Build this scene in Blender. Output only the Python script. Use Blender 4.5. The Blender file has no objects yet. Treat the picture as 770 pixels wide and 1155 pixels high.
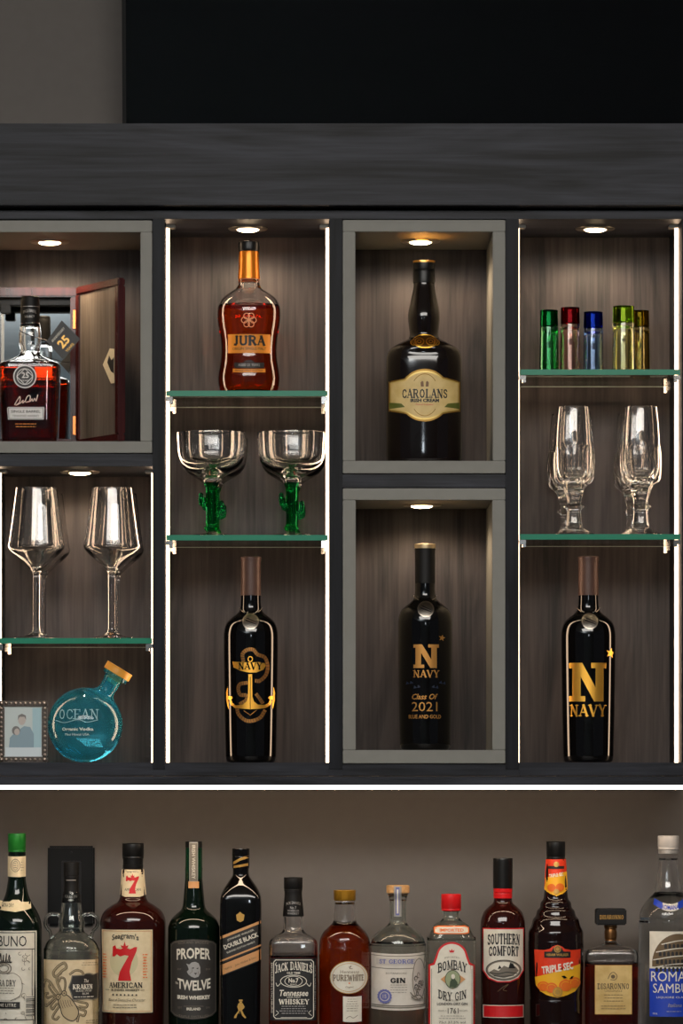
import bpy, bmesh, math, random
from mathutils import Vector, Matrix
random.seed(7)
S = bpy.context.scene
COL = S.collection
PI = math.pi
# ---- one photograph pixel is 1.3 mm on the cabinet's front plane (y = 0); the camera stands 6.5 m away
K = .0013; D = 6.5; XC = 345.; H = 870.; ZH = 1.35
def sc(y): return K * (D + y) / D
def X(px, y=0.): return (px - XC) * sc(y)
def Z(py, y=0.): return ZH + (H - py) * sc(y)
def PY(z, y): return H + (ZH - z) / sc(y)
DEPTH = .225           # inside depth of the cabinet
COUNTER = .94

def lin(r, g, b):
    f = lambda v: (v / 255 / 12.92) if v / 255 <= .04045 else ((v / 255 + .055) / 1.055) ** 2.4
    return (f(r), f(g), f(b), 1)

# ------------------------------------------------------------------ materials
def pbr(name, col, rough=.5, metal=0., trans=0., ior=1.5, spec=.5, coat=0., emit=None, es=0.):
    m = bpy.data.materials.new(name); m.use_nodes = True
    p = m.node_tree.nodes['Principled BSDF']
    p.inputs['Base Color'].default_value = col
    p.inputs['Roughness'].default_value = rough
    p.inputs['Metallic'].default_value = metal
    p.inputs['Transmission Weight'].default_value = trans
    p.inputs['IOR'].default_value = ior
    p.inputs['Specular IOR Level'].default_value = spec
    p.inputs['Coat Weight'].default_value = coat
    p.inputs['Coat Roughness'].default_value = .05
    if emit:
        p.inputs['Emission Color'].default_value = emit
        p.inputs['Emission Strength'].default_value = es
    return m

def emis(name, col, strength):
    m = bpy.data.materials.new(name); m.use_nodes = True
    nt = m.node_tree; nt.nodes.clear()
    e = nt.nodes.new('ShaderNodeEmission'); o = nt.nodes.new('ShaderNodeOutputMaterial')
    e.inputs[0].default_value = col; e.inputs[1].default_value = strength
    nt.links.new(e.outputs[0], o.inputs[0]); return m

def glass(name, col=(1, 1, 1, 1), ior=1.5, rough=0.):
    m = bpy.data.materials.new(name); m.use_nodes = True
    nt = m.node_tree; nt.nodes.clear()
    g = nt.nodes.new('ShaderNodeBsdfGlass'); o = nt.nodes.new('ShaderNodeOutputMaterial')
    g.inputs['Color'].default_value = col; g.inputs['IOR'].default_value = ior; g.inputs['Roughness'].default_value = rough
    nt.links.new(g.outputs[0], o.inputs[0]); return m

def thin_glass(name, tint):
    m = bpy.data.materials.new(name); m.use_nodes = True
    nt = m.node_tree; nt.nodes.clear()
    t = nt.nodes.new('ShaderNodeBsdfTransparent'); t.inputs[0].default_value = tint
    g = nt.nodes.new('ShaderNodeBsdfGlossy'); g.inputs['Roughness'].default_value = .02
    f = nt.nodes.new('ShaderNodeFresnel'); f.inputs[0].default_value = 1.3
    mx = nt.nodes.new('ShaderNodeMixShader'); o = nt.nodes.new('ShaderNodeOutputMaterial')
    nt.links.new(f.outputs[0], mx.inputs[0]); nt.links.new(t.outputs[0], mx.inputs[1]); nt.links.new(g.outputs[0], mx.inputs[2])
    nt.links.new(mx.outputs[0], o.inputs[0]); return m

def wood(name, dark, light, along, rough=.45, streak=1., spec=.3):
    m = bpy.data.materials.new(name); m.use_nodes = True
    nt = m.node_tree; p = nt.nodes['Principled BSDF']; L = nt.links.new
    tc = nt.nodes.new('ShaderNodeTexCoord')
    def noise(scale, sx, sy, sz, detail, dist):
        mp = nt.nodes.new('ShaderNodeMapping'); mp.inputs['Scale'].default_value = (sx, sy, sz)
        n = nt.nodes.new('ShaderNodeTexNoise'); n.inputs['Scale'].default_value = scale
        n.inputs['Detail'].default_value = detail; n.inputs['Distortion'].default_value = dist
        L(tc.outputs['Object'], mp.inputs[0]); L(mp.outputs[0], n.inputs[0]); return n
    a = (1, 9, 9) if along == 'x' else (9, 9, 1)
    b = (1, 30, 30) if along == 'x' else (30, 30, 1)
    n1 = noise(1.7, *a, 5, 2.2); n2 = noise(7., *b, 6, .4)
    mix = nt.nodes.new('ShaderNodeMix'); mix.data_type = 'FLOAT'; mix.inputs[0].default_value = .36
    L(n1.outputs[0], mix.inputs[2]); L(n2.outputs[0], mix.inputs[3])
    r = nt.nodes.new('ShaderNodeValToRGB'); e = r.color_ramp.elements
    e[0].position = .36; e[0].color = dark; e[1].position = .36 + .32 / streak; e[1].color = light
    L(mix.outputs[0], r.inputs[0]); L(r.outputs[0], p.inputs['Base Color'])
    bm_ = nt.nodes.new('ShaderNodeBump'); bm_.inputs['Strength'].default_value = .25; bm_.inputs['Distance'].default_value = .002
    L(mix.outputs[0], bm_.inputs['Height']); L(bm_.outputs[0], p.inputs['Normal'])
    p.inputs['Roughness'].default_value = rough; p.inputs['Specular IOR Level'].default_value = spec
    return m

def mottled(name, c0, c1, scale, rough=.8, bump=.05):
    m = bpy.data.materials.new(name); m.use_nodes = True
    nt = m.node_tree; p = nt.nodes['Principled BSDF']; L = nt.links.new
    tc = nt.nodes.new('ShaderNodeTexCoord'); n = nt.nodes.new('ShaderNodeTexNoise')
    n.inputs['Scale'].default_value = scale; n.inputs['Detail'].default_value = 6
    r = nt.nodes.new('ShaderNodeValToRGB'); e = r.color_ramp.elements
    e[0].position = .35; e[0].color = c0; e[1].position = .65; e[1].color = c1
    L(tc.outputs['Object'], n.inputs[0]); L(n.outputs[0], r.inputs[0]); L(r.outputs[0], p.inputs['Base Color'])
    b = nt.nodes.new('ShaderNodeBump'); b.inputs['Strength'].default_value = bump
    L(n.outputs[0], b.inputs['Height']); L(b.outputs[0], p.inputs['Normal'])
    p.inputs['Roughness'].default_value = rough
    return m

# ------------------------------------------------------------------ objects
BASE = {}               # world position of every top-level root
def thing(name, label, cat, loc, group=None):
    o = bpy.data.objects.new(name, None); COL.objects.link(o)
    o.empty_display_size = .02; o.location = loc; BASE[o.name] = Vector(loc)
    o['label'] = label; o['category'] = cat
    if group: o['group'] = group
    return o

def base_of(o):
    while o.parent: o = o.parent
    return BASE.get(o.name, Vector((0, 0, 0)))

def finish(bm, name, mats, parent=None, angle=35, label=None, smooth=True):
    me = bpy.data.meshes.new(name)
    if parent is not None:
        bmesh.ops.translate(bm, verts=bm.verts, vec=-base_of(parent))
    bm.to_mesh(me); bm.free()
    if not isinstance(mats, (list, tuple)): mats = [mats]
    for m in mats: me.materials.append(m)
    if smooth:
        me.shade_smooth(); me.set_sharp_from_angle(angle=math.radians(angle))
    o = bpy.data.objects.new(name, me); COL.objects.link(o)
    if parent is not None: o.parent = parent
    if label: o['label'] = label
    return o

def single(o, label, cat, group=None):
    o['label'] = label; o['category'] = cat
    if group: o['group'] = group
    return o

def structure(o): o['kind'] = 'structure'; return o

def box(bm, x0, x1, y0, y1, z0, z1, bev=0., mi=0):
    g = bmesh.ops.create_cube(bm, size=1)
    vs = g['verts']
    for v in vs:
        v.co = ((x0 + x1) / 2 + v.co.x * (x1 - x0), (y0 + y1) / 2 + v.co.y * (y1 - y0), (z0 + z1) / 2 + v.co.z * (z1 - z0))
    fs = {f for v in vs for f in v.link_faces}
    for f in fs: f.material_index = mi
    if bev > 0:
        es = {e for v in vs for e in v.link_edges}
        bmesh.ops.bevel(bm, geom=list(es), offset=bev, segments=2, affect='EDGES')

def pbox(bm, a, b, top, bot, y0, y1, bev=0., mi=0):
    box(bm, X(a), X(b), y0, y1, Z(bot), Z(top), bev, mi)

def bar(bm, p, q, r, n=8):
    p, q = Vector(p), Vector(q); d = q - p; l = d.length
    g = bmesh.ops.create_cone(bm, cap_ends=True, segments=n, radius1=r, radius2=r, depth=l)
    M = Matrix.Translation((p + q) / 2) @ d.to_track_quat('Z', 'Y').to_matrix().to_4x4()
    bmesh.ops.transform(bm, matrix=M, verts=g['verts'])

def tube(bm, pts, r, n=10):
    pts = [Vector(p) for p in pts]; rings = []
    for i, p in enumerate(pts):
        t = (pts[min(i + 1, len(pts) - 1)] - pts[max(i - 1, 0)]).normalized()
        a = t.cross(Vector((0, 1, 0)));  a = a.normalized() if a.length > 1e-4 else Vector((1, 0, 0))
        b = t.cross(a).normalized()
        rr = r[i] if isinstance(r, (list, tuple)) else r
        rings.append([bm.verts.new(p + (a * math.cos(2 * PI * k / n) + b * math.sin(2 * PI * k / n)) * rr) for k in range(n)])
    for u, v in zip(rings, rings[1:]):
        for k in range(n): bm.faces.new((u[k], u[(k + 1) % n], v[(k + 1) % n], v[k]))
    bm.faces.new(rings[0]); bm.faces.new(rings[-1])

# ------------------------------------------------------------------ turned shapes
def cr(p0, p1, p2, p3, t):
    return tuple(.5 * (2 * b + (c - a) * t + (2 * a - 5 * b + 4 * c - d) * t * t + (3 * b - a - 3 * c + d) * t ** 3) for a, b, c, d in zip(p0, p1, p2, p3))

def smooth_prof(pts, sub=4):
    runs, cur = [], []
    for p in pts:
        cur.append((float(p[0]), float(p[1])))
        if len(p) > 2 and len(cur) > 1: runs.append(cur); cur = [cur[-1]]
    if len(cur) > 1: runs.append(cur)
    out = [runs[0][0]]
    for r in runs:
        if len(r) == 2: out.append(r[1]); continue
        for i in range(len(r) - 1):
            p0 = r[i - 1] if i > 0 else tuple(2 * a - b for a, b in zip(r[0], r[1]))
            p3 = r[i + 2] if i + 2 < len(r) else tuple(2 * a - b for a, b in zip(r[-1], r[-2]))
            for k in range(1, sub + 1): 
                q = cr(p0, r[i], r[i + 1], p3, k / sub); out.append((max(q[0], 0), q[1]))
    return out

def rnd(py): return (2., 1.)
def squarish(a, b, n, d):
    def f(py):
        t = min(max((py - a) / (b - a), 0), 1); t = t * t * (3 - 2 * t)
        return (1 / (.5 + (1 / n - .5) * t), 1 + (d - 1) * t)
    return f

def spow(v, e): return math.copysign(abs(v) ** e, v)

class Vessel:
    """a turned thing standing at photo column cx, at depth yd, described by (half-width, row) pixels"""
    def __init__(s, name, label, cat, cx, yd, base, group=None):
        s.cx, s.yd, s.k, s.bpy_ = cx, yd, sc(yd), base
        s.root = thing(name, label, cat, (X(cx, yd), yd, Z(base, yd)), group)
        s.prof = None; s.shape = rnd
    def at(s, dx, py, dy=0.): return Vector((X(s.cx, s.yd) + dx * s.k, s.yd + dy, Z(py, s.yd)))
    def island(s, bm, prof, shape, segs, lobes=None, flip=False, mi=0):
        rings = []; x0, z0 = X(s.cx, s.yd), 0
        for hw, py in prof:
            z = Z(py, s.yd)
            if hw < .02: rings.append([bm.verts.new((x0, s.yd, z))]); continue
            n, d = shape(py); r = hw * s.k; e = 2 / n; ring = []
            for i in range(segs):
                a = 2 * PI * i / segs + PI / segs; rr = r
                if lobes:
                    kk, amp = lobes(py); rr = r * (1 - amp * (1 - abs(math.cos(kk * a / 2))))
                ring.append(bm.verts.new((x0 + rr * spow(math.cos(a), e), s.yd + d * rr * spow(math.sin(a), e), z)))
            rings.append(ring)
        fs = []
        for u, v in zip(rings, rings[1:]):
            if len(u) == 1 and len(v) == 1: continue
            for i in range(segs):
                j = (i + 1) % segs
                if len(u) == 1: fs.append(bm.faces.new((u[0], v[j], v[i])))
                elif len(v) == 1: fs.append(bm.faces.new((u[i], u[j], v[0])))
                else: fs.append(bm.faces.new((u[i], u[j], v[j], v[i])))
        for r_ in (rings[0], rings[-1]):
            if len(r_) > 1: fs.append(bm.faces.new(r_))
        bmesh.ops.recalc_face_normals(bm, faces=fs)
        if flip: bmesh.ops.reverse_faces(bm, faces=fs)
        for f in fs: f.material_index = mi
    def lathe(s, part, prof, mat, shape=None, parent=None, segs=56, keep=False, label=None, lobes=None, angle=35, raw=False):
        shape = shape or rnd; bm = bmesh.new()
        p = prof if raw else smooth_prof(prof)
        s.island(bm, p, shape, segs, lobes)
        if keep: s.prof, s.shape = p, shape
        return finish(bm, part, mat, parent or s.root, angle, label)
    def r_at(s, py):
        p = s.prof
        best = None
        for (r0, y0), (r1, y1) in zip(p, p[1:]):
            if y0 <= py <= y1 and y1 > y0: return r0 + (r1 - r0) * (py - y0) / (y1 - y0)
        return p[0][0] if py < p[0][1] else max(p[-1][0], p[-2][0])
    def filled(s, prof, gmat, lmat, level, wall=2.6, top=None, bottom=None, shape=None, segs=64, part='glass_body'):
        """thick glass with an air pocket above the liquid and the liquid below it"""
        shape = shape or rnd; bm = bmesh.new(); p = smooth_prof(prof)
        s.prof, s.shape = p, shape
        s.island(bm, p, shape, segs)
        top = top if top is not None else p[0][1] + 2; bottom = bottom if bottom is not None else p[-1][1] - 5
        def inner(a, b):
            q = [(0, a)]; n = max(int((b - a) / 2), 3)
            for i in range(n + 1):
                y = a + (b - a) * i / n; w = max(s.r_at(y) - wall, 1.)
                if i == 0 or i == n: q.append((max(w - 1.6, .5), y))
                else: q.append((w, y))
            return q + [(0, b)]
        if level - top > 4: s.island(bm, inner(top, min(level, bottom)), shape, segs, flip=True)
        g = finish(bm, part, gmat, s.root)
        if lmat and level < bottom - 4:
            bm = bmesh.new(); s.island(bm, inner(level + .4, bottom), shape, segs); finish(bm, 'liquid', lmat, s.root)
        return g

# ------------------------------------------------------------------ printed decoration, wrapped on the vessel's surface
_TXT = {}
def text_geo(body, bold, shear):
    key = (body, bold, shear)
    if key in _TXT: return _TXT[key]
    c = bpy.data.curves.new('t', 'FONT'); c.body = body; c.offset = bold; c.shear = shear; c.resolution_u = 2; c.fill_mode = 'FRONT'
    o = bpy.data.objects.new('t', c); COL.objects.link(o)
    dg = bpy.context.evaluated_depsgraph_get(); dg.update()
    me = bpy.data.meshes.new_from_object(o.evaluated_get(dg))
    vs = [(v.co.x, v.co.y) for v in me.vertices]; fs = [tuple(p.vertices) for p in me.polygons]
    bpy.data.objects.remove(o); bpy.data.curves.remove(c); bpy.data.meshes.remove(me)
    if vs:
        x0, x1 = min(v[0] for v in vs), max(v[0] for v in vs); y0, y1 = min(v[1] for v in vs), max(v[1] for v in vs)
        vs = [((x - x0) / max(x1 - x0, 1e-6), (y - y0) / max(y1 - y0, 1e-6)) for x, y in vs]
    _TXT[key] = (vs, fs); return vs, fs

# slab-serif capitals: strokes (points, thick) and serifs, on a box 0..w x 0..1
T, t_ = .2, .09
SLAB = {
 'A': (.9, [([(.12, 0), (.45, 1)], t_), ([(.45, 1), (.78, 0)], T), ([(.24, .34), (.68, .34)], t_)], [(.12, 0), (.78, 0)]),
 'B': (.82, [([(.2, 0), (.2, 1)], T), ([(.2, .96), (.55, .96), (.66, .84), (.66, .64), (.55, .53), (.2, .53)], .13), ([(.5, .53), (.72, .4), (.72, .16), (.55, .04), (.2, .04)], .15)], [(.12, 0), (.12, 1)]),
 'C': (.84, [([(.74, .72), (.66, .9), (.45, .96), (.25, .85), (.16, .5), (.25, .15), (.45, .04), (.66, .1), (.74, .26)], .15)], []),
 'D': (.88, [([(.2, 0), (.2, 1)], T), ([(.2, .96), (.5, .96), (.7, .8), (.74, .5), (.7, .2), (.5, .04), (.2, .04)], .14)], [(.12, 0), (.12, 1)]),
 'E': (.78, [([(.2, 0), (.2, 1)], T), ([(.2, .955), (.7, .955)], t_), ([(.2, .52), (.56, .52)], t_), ([(.2, .045), (.72, .045)], t_), ([(.68, .74), (.68, 1)], t_), ([(.7, 0), (.7, .26)], t_)], [(.12, 0), (.12, 1)]),
 'F': (.74, [([(.2, 0), (.2, 1)], T), ([(.2, .955), (.68, .955)], t_), ([(.2, .5), (.54, .5)], t_), ([(.66, .74), (.66, 1)], t_)], [(.2, 0), (.12, 1)]),
 'G': (.88, [([(.74, .74), (.66, .9), (.45, .96), (.25, .85), (.16, .5), (.25, .15), (.45, .04), (.62, .08), (.72, .2), (.72, .44)], .15), ([(.52, .44), (.84, .44)], t_)], []),
 'H': (.94, [([(.2, 0), (.2, 1)], T), ([(.74, 0), (.74, 1)], T), ([(.2, .5), (.74, .5)], t_)], [(.2, 0), (.2, 1), (.74, 0), (.74, 1)]),
 'I': (.46, [([(.23, 0), (.23, 1)], T)], [(.23, 0), (.23, 1)]),
 'J': (.6, [([(.38, 1), (.38, .2), (.28, .05), (.14, .08)], .17)], [(.38, 1)]),
 'K': (.92, [([(.2, 0), (.2, 1)], T), ([(.24, .42), (.7, 1)], t_), ([(.38, .56), (.74, 0)], T)], [(.2, 0), (.2, 1), (.72, 0), (.7, 1)]),
 'L': (.74, [([(.2, 0), (.2, 1)], T), ([(.2, .045), (.7, .045)], t_), ([(.68, 0), (.68, .3)], t_)], [(.2, 1), (.12, 0)]),
 'M': (1.1, [([(.2, 0), (.2, 1)], .12), ([(.2, 1), (.55, .1)], .17), ([(.55, .1), (.9, 1)], t_), ([(.9, 0), (.9, 1)], T)], [(.18, 0), (.14, 1), (.92, 0), (.96, 1)]),
 'N': (.96, [([(.2, 0), (.2, 1)], .12), ([(.2, 1), (.76, 0)], T), ([(.76, 0), (.76, 1)], .12)], [(.2, 0), (.14, 1), (.76, 1)]),
 'O': (.9, [([(.45, .96), (.25, .84), (.17, .5), (.25, .16), (.45, .04), (.65, .16), (.73, .5), (.65, .84), (.45, .96)], .15)], []),
 'P': (.8, [([(.2, 0), (.2, 1)], T), ([(.2, .96), (.55, .96), (.68, .82), (.68, .6), (.55, .46), (.2, .46)], .13)], [(.2, 0), (.12, 1)]),
 'R': (.9, [([(.2, 0), (.2, 1)], T), ([(.2, .96), (.55, .96), (.68, .82), (.68, .64), (.55, .5), (.2, .5)], .13), ([(.45, .5), (.74, 0)], .18)], [(.2, 0), (.12, 1), (.78, 0)]),
 'S': (.76, [([(.64, .76), (.56, .92), (.38, .96), (.2, .88), (.18, .68), (.36, .54), (.56, .44), (.64, .26), (.56, .1), (.38, .04), (.2, .1), (.12, .26)], .15)], []),
 'T': (.8, [([(.4, 0), (.4, 1)], T), ([(.08, .955), (.72, .955)], t_), ([(.08, .74), (.08, 1)], t_), ([(.72, .74), (.72, 1)], t_)], [(.4, 0)]),
 'U': (.92, [([(.2, 1), (.2, .25), (.3, .06), (.48, .03), (.64, .08), (.74, .25), (.74, 1)], .15)], [(.2, 1), (.74, 1)]),
 'V': (.9, [([(.14, 1), (.45, 0)], T), ([(.45, 0), (.78, 1)], t_)], [(.14, 1), (.78, 1)]),
 'W': (1.2, [([(.12, 1), (.36, 0)], T), ([(.36, 0), (.6, .9)], t_), ([(.6, .9), (.82, 0)], T), ([(.82, 0), (1.06, 1)], t_)], [(.12, 1), (1.06, 1)]),
 'X': (.88, [([(.14, 1), (.74, 0)], T), ([(.14, 0), (.74, 1)], t_)], [(.14, 0), (.14, 1), (.74, 0), (.74, 1)]),
 'Y': (.88, [([(.14, 1), (.44, .45)], T), ([(.44, .45), (.76, 1)], t_), ([(.44, 0), (.44, .5)], T)], [(.14, 1), (.76, 1), (.44, 0)]),
 'Z': (.76, [([(.12, .955), (.66, .955)], t_), ([(.64, .95), (.12, .05)], T), ([(.1, .045), (.66, .045)], t_)], []),
}
DIGIT = {'7': [(0, .72), (.06, 1), (.16, .9), (.7, .9), (.86, 1.02), (1, 1.02), (1, .9), (.74, .5), (.66, .2), (.7, 0), (.26, 0), (.3, .24), (.52, .6), (.68, .78), (.2, .78), (.1, .72)]}

def ribbon(pts, w):
    out = []
    for (x0, y0), (x1, y1) in zip(pts, pts[1:]):
        dx, dy = x1 - x0, y1 - y0; l = math.hypot(dx, dy) or 1e-6
        ex, ey = dx / l * w * .3, dy / l * w * .3
        nx, ny = -dy / l * w / 2, dx / l * w / 2
        out.append([(x0 - ex + nx, y0 - ey + ny), (x1 + ex + nx, y1 + ey + ny), (x1 + ex - nx, y1 + ey - ny), (x0 - ex - nx, y0 - ey - ny)])
    return out

def curve_pts(pts, sub=5):
    return smooth_raw(pts, sub)
def smooth_raw(r, sub):
    out = [r[0]]
    for i in range(len(r) - 1):
        p0 = r[i - 1] if i > 0 else tuple(2 * a - b for a, b in zip(r[0], r[1]))
        p3 = r[i + 2] if i + 2 < len(r) else tuple(2 * a - b for a, b in zip(r[-1], r[-2]))
        for k in range(1, sub + 1): out.append(cr(p0, r[i], r[i + 1], p3, k / sub))
    return out

class Decal:
    def __init__(s, v, curved=False, step=3.):
        s.v, s.curved, s.step = v, curved, step; s.out = bmesh.new(); s.layer = 0
    def _emit(s, vs, fs, m, lift):
        v = s.v; bm = bmesh.new()
        bv = [bm.verts.new((x, y, 0)) for x, y in vs]
        for f in fs:
            try: bm.faces.new([bv[i] for i in f])
            except ValueError: pass
        bm.normal_update()
        bmesh.ops.triangulate(bm, faces=[f for f in bm.faces if len(f.verts) > 4])
        xs = [p[0] for p in vs]; ys = [p[1] for p in vs]
        x = math.floor(min(xs) / s.step) * s.step + s.step
        while x < max(xs):
            bmesh.ops.bisect_plane(bm, geom=bm.verts[:] + bm.edges[:] + bm.faces[:], plane_co=(x, 0, 0), plane_no=(1, 0, 0)); x += s.step
        if s.curved:
            y = math.floor(min(ys) / s.step) * s.step + s.step
            while y < max(ys):
                bmesh.ops.bisect_plane(bm, geom=bm.verts[:] + bm.edges[:] + bm.faces[:], plane_co=(0, y, 0), plane_no=(0, 1, 0)); y += s.step
        eps = .00025 + lift * .00018; cache = {}
        for w in bm.verts: cache[w] = s.out.verts.new(s.place(w.co.x, w.co.y, eps))
        for f in bm.faces:
            try: s.out.faces.new([cache[w] for w in f.verts]).material_index = m
            except ValueError: pass
        bm.free()
    def place(s, x, y, eps):
        v = s.v; n, d = v.shape(y); r = v.r_at(y) * v.k
        dx = (x - v.cx) * v.k; q = min(abs(dx) / r, .995)
        f = (1 - q ** n) ** (1 / n)
        return Vector((X(v.cx, v.yd) + dx, v.yd - d * r * f - eps, Z(y, v.yd)))
    def _lift(s, lift):
        if lift is None: s.layer += 1; return s.layer
        s.layer = max(s.layer, lift); return lift
    def poly(s, pts, m=0, lift=None): s._emit(pts, [tuple(range(len(pts)))], m, s._lift(lift))
    def rect(s, a, b, top, bot, m=0, lift=None, bow=0.):
        if bow:
            n = 12; tp = [(a + (b - a) * i / n, top + bow * (1 - (2 * i / n - 1) ** 2)) for i in range(n + 1)]
            bt = [(x, y - top + bot) for x, y in tp]
            s._emit(tp + bt, [(i, i + 1, n + 2 + i, n + 1 + i) for i in range(n)], m, s._lift(lift))
        else: s.poly([(a, top), (b, top), (b, bot), (a, bot)], m, lift)
    def ell(s, cx, cy, rx, ry, m=0, lift=None, n=36): s.poly([(cx + rx * math.cos(2 * PI * i / n), cy + ry * math.sin(2 * PI * i / n)) for i in range(n)], m, lift)
    def strokes(s, pts, w, m=0, lift=None):
        q = ribbon(pts, w); vs = [p for r in q for p in r]
        s._emit(vs, [tuple(range(4 * i, 4 * i + 4)) for i in range(len(q))], m, s._lift(lift))
    def curve(s, pts, w, m=0, lift=None): s.strokes(smooth_raw(pts, 5), w, m, lift)
    def ring(s, cx, cy, rx, ry, w, m=0, lift=None, a0=0, a1=360, n=32):
        s.strokes([(cx + rx * math.cos(math.radians(a0 + (a1 - a0) * i / n)), cy - ry * math.sin(math.radians(a0 + (a1 - a0) * i / n))) for i in range(n + 1)], w, m, lift)
    def _lay(s, vs, cx, cy, w, h, bend, skew, rot, wrap):
        R = s.v.r_at(cy); ca, sa = math.cos(math.radians(rot)), math.sin(math.radians(rot)); out = []
        for x, y in vs:
            u, q = (x - .5) * w, (.5 - y) * h
            u += -q * skew; q2 = q + bend * (1 - (2 * (x - .5)) ** 2)
            u, q2 = u * ca - q2 * sa, u * sa + q2 * ca
            px = cx + u
            if wrap and s.v.shape(cy)[0] < 2.5:
                th0 = math.asin(max(-.98, min(.98, (cx - s.v.cx) / R)))
                px = s.v.cx + R * math.sin(max(-1.5, min(1.5, th0 + u / R)))
            out.append((px, cy + q2))
        return out
    def text(s, body, cx, cy, w, h, m=1, bold=.0, shear=0., bend=0., skew=0., rot=0., wrap=True, lift=None):
        vs, fs = text_geo(body, bold, shear)
        if vs: s._emit(s._lay(vs, cx, cy, w, h, bend, skew, rot, wrap), fs, m, s._lift(lift))
    def slab(s, body, cx, cy, w, h, m=1, bend=0., skew=0., rot=0., wt=1., wrap=True, lift=None):
        vs, fs, x = [], [], 0.
        def add(q):
            for r in q: fs.append(tuple(range(len(vs), len(vs) + len(r)))); vs.extend(r)
        for ch in body:
            if ch not in SLAB: x += .5; continue
            gw, st, se = SLAB[ch]
            for pts, th in st: add(ribbon([(x + a, b) for a, b in pts], th * wt))
            for a, b in se: add([[(x + a - .17, abs(b - .075)), (x + a + .17, abs(b - .075)), (x + a + .17, b), (x + a - .17, b)]])
            x += gw
        vs = [(a / x, b) for a, b in vs]
        s._emit(s._lay(vs, cx, cy, w, h, bend, skew, rot, wrap), fs, m, s._lift(lift))
    def lines(s, cx, cy, w, rows, dy, m=1, th=.7, seed=1):
        """rows of fine print, too small to be read in the photograph"""
        rg = random.Random(seed)
        for i in range(rows):
            y = cy + (i - (rows - 1) / 2) * dy; x = cx - w / 2 * rg.uniform(.75, 1); e = 2 * cx - x; l = s._lift(None)
            while x < e:
                d = min(rg.uniform(1.5, 4.), e - x); s.rect(x, x + d, y - th / 2, y + th / 2, m, l); x += d + .8
    def done(s, name, mats, parent=None, label=None):
        return finish(s.out, name, mats, parent or s.v.root, label=label, angle=60)
# ================================================================== materials of the place
M_wood_h = wood('charcoal_wood_horizontal', lin(16, 17, 20), lin(54, 56, 64), 'x', streak=1.2, spec=.17)
M_wood_v = wood('charcoal_wood_vertical', lin(14, 15, 18), lin(33, 35, 41), 'z', streak=1.3, spec=.12)
M_wood_back = wood('charcoal_wood_back', lin(30, 27, 27), lin(66, 59, 58), 'z', rough=.5, streak=1.35)
M_greige = mottled('greige_laminate', lin(124, 123, 116), lin(127, 126, 119), 60, .55, .02)
M_wall = mottled('grey_wall_paint', lin(106, 101, 97), lin(108, 103, 99), 60, .9, .03)
M_rear = mottled('slate_wall_paint', lin(142, 152, 156), lin(148, 158, 162), 20, .9)
M_ceiling = mottled('ceiling_paint', lin(205, 208, 208), lin(214, 216, 215), 20, .9)
M_floor = wood('floor_boards', lin(90, 74, 60), lin(130, 110, 92), 'x')
M_counter = mottled('dark_stone', lin(40, 38, 38), lin(62, 60, 58), 40, .25)
M_black = pbr('black_plastic', lin(15, 15, 15), .35, spec=.35)
M_black_matt = pbr('black_matt', lin(14, 13, 13), .55, spec=.3)
M_screen = pbr('screen_glass', lin(7, 7, 8), .02, spec=.5)
M_led = emis('led_diffuser', (1., .71, .47, 1), 9.5)
M_led_under = emis('led_diffuser_under', (1., .74, .5, 1), 28.)
M_lens = emis('lamp_lens', (1., .75, .45, 1), 25.)
M_alu = pbr('brushed_metal', lin(190, 180, 165), .3, 1.)
M_chrome = pbr('polished_metal', lin(215, 210, 205), .12, 1.)
M_shelf = thin_glass('shelf_glass', (.93, .96, .94, 1))
M_shelf_edge = pbr('shelf_glass_edge', lin(14, 128, 98), .3, spec=.3)
M_shelf_bright_line = pbr('edge_bright_line', lin(176, 190, 180), .3)
M_gold = pbr('gold_print', lin(250, 188, 78), .42, 1.)
M_gold_flat = pbr('gold_foil', lin(205, 160, 84), .4, .6)
M_bottle_black = pbr('black_glass', lin(9, 8, 8), .05, spec=.5)
M_brown_dark = pbr('dark_brown_glass', lin(24, 9, 7), .05, spec=.5)
M_clear = glass('clear_glass', (1, 1, 1, 1), 1.5)
M_clear_g = glass('clear_greenish_glass', (.96, .985, .97, 1), 1.5)
M_white = pbr('white_print', lin(235, 228, 212), .6)
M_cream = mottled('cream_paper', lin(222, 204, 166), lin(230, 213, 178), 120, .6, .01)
M_paper = mottled('pale_paper', lin(222, 216, 200), lin(230, 224, 209), 120, .6, .01)
M_ink = pbr('black_ink', lin(22, 20, 20), .5)
M_grey_ink = pbr('grey_ink', lin(120, 112, 100), .6)
M_red = pbr('red_print', lin(205, 22, 28), .5)
M_cork = mottled('cork', lin(196, 146, 92), lin(214, 168, 112), 300, .7, .1)

# ================================================================== room
bm = bmesh.new(); box(bm, -3.2, 3.2, DEPTH + .02, DEPTH + .12, 0, 2.75)
structure(finish(bm, 'wall_back', M_wall, smooth=False))
bm = bmesh.new(); box(bm, -3.2, 3.2, -8.2, DEPTH + .12, -.05, 0); structure(finish(bm, 'floor', M_floor, smooth=False))
bm = bmesh.new(); box(bm, -3.2, 3.2, -8.2, DEPTH + .12, 2.75, 2.8); structure(finish(bm, 'ceiling', M_ceiling, smooth=False))
bm = bmesh.new(); box(bm, -3.2, 3.2, -8.3, -8.2, 0, 2.75); structure(finish(bm, 'wall_rear', M_rear, smooth=False))

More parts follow.
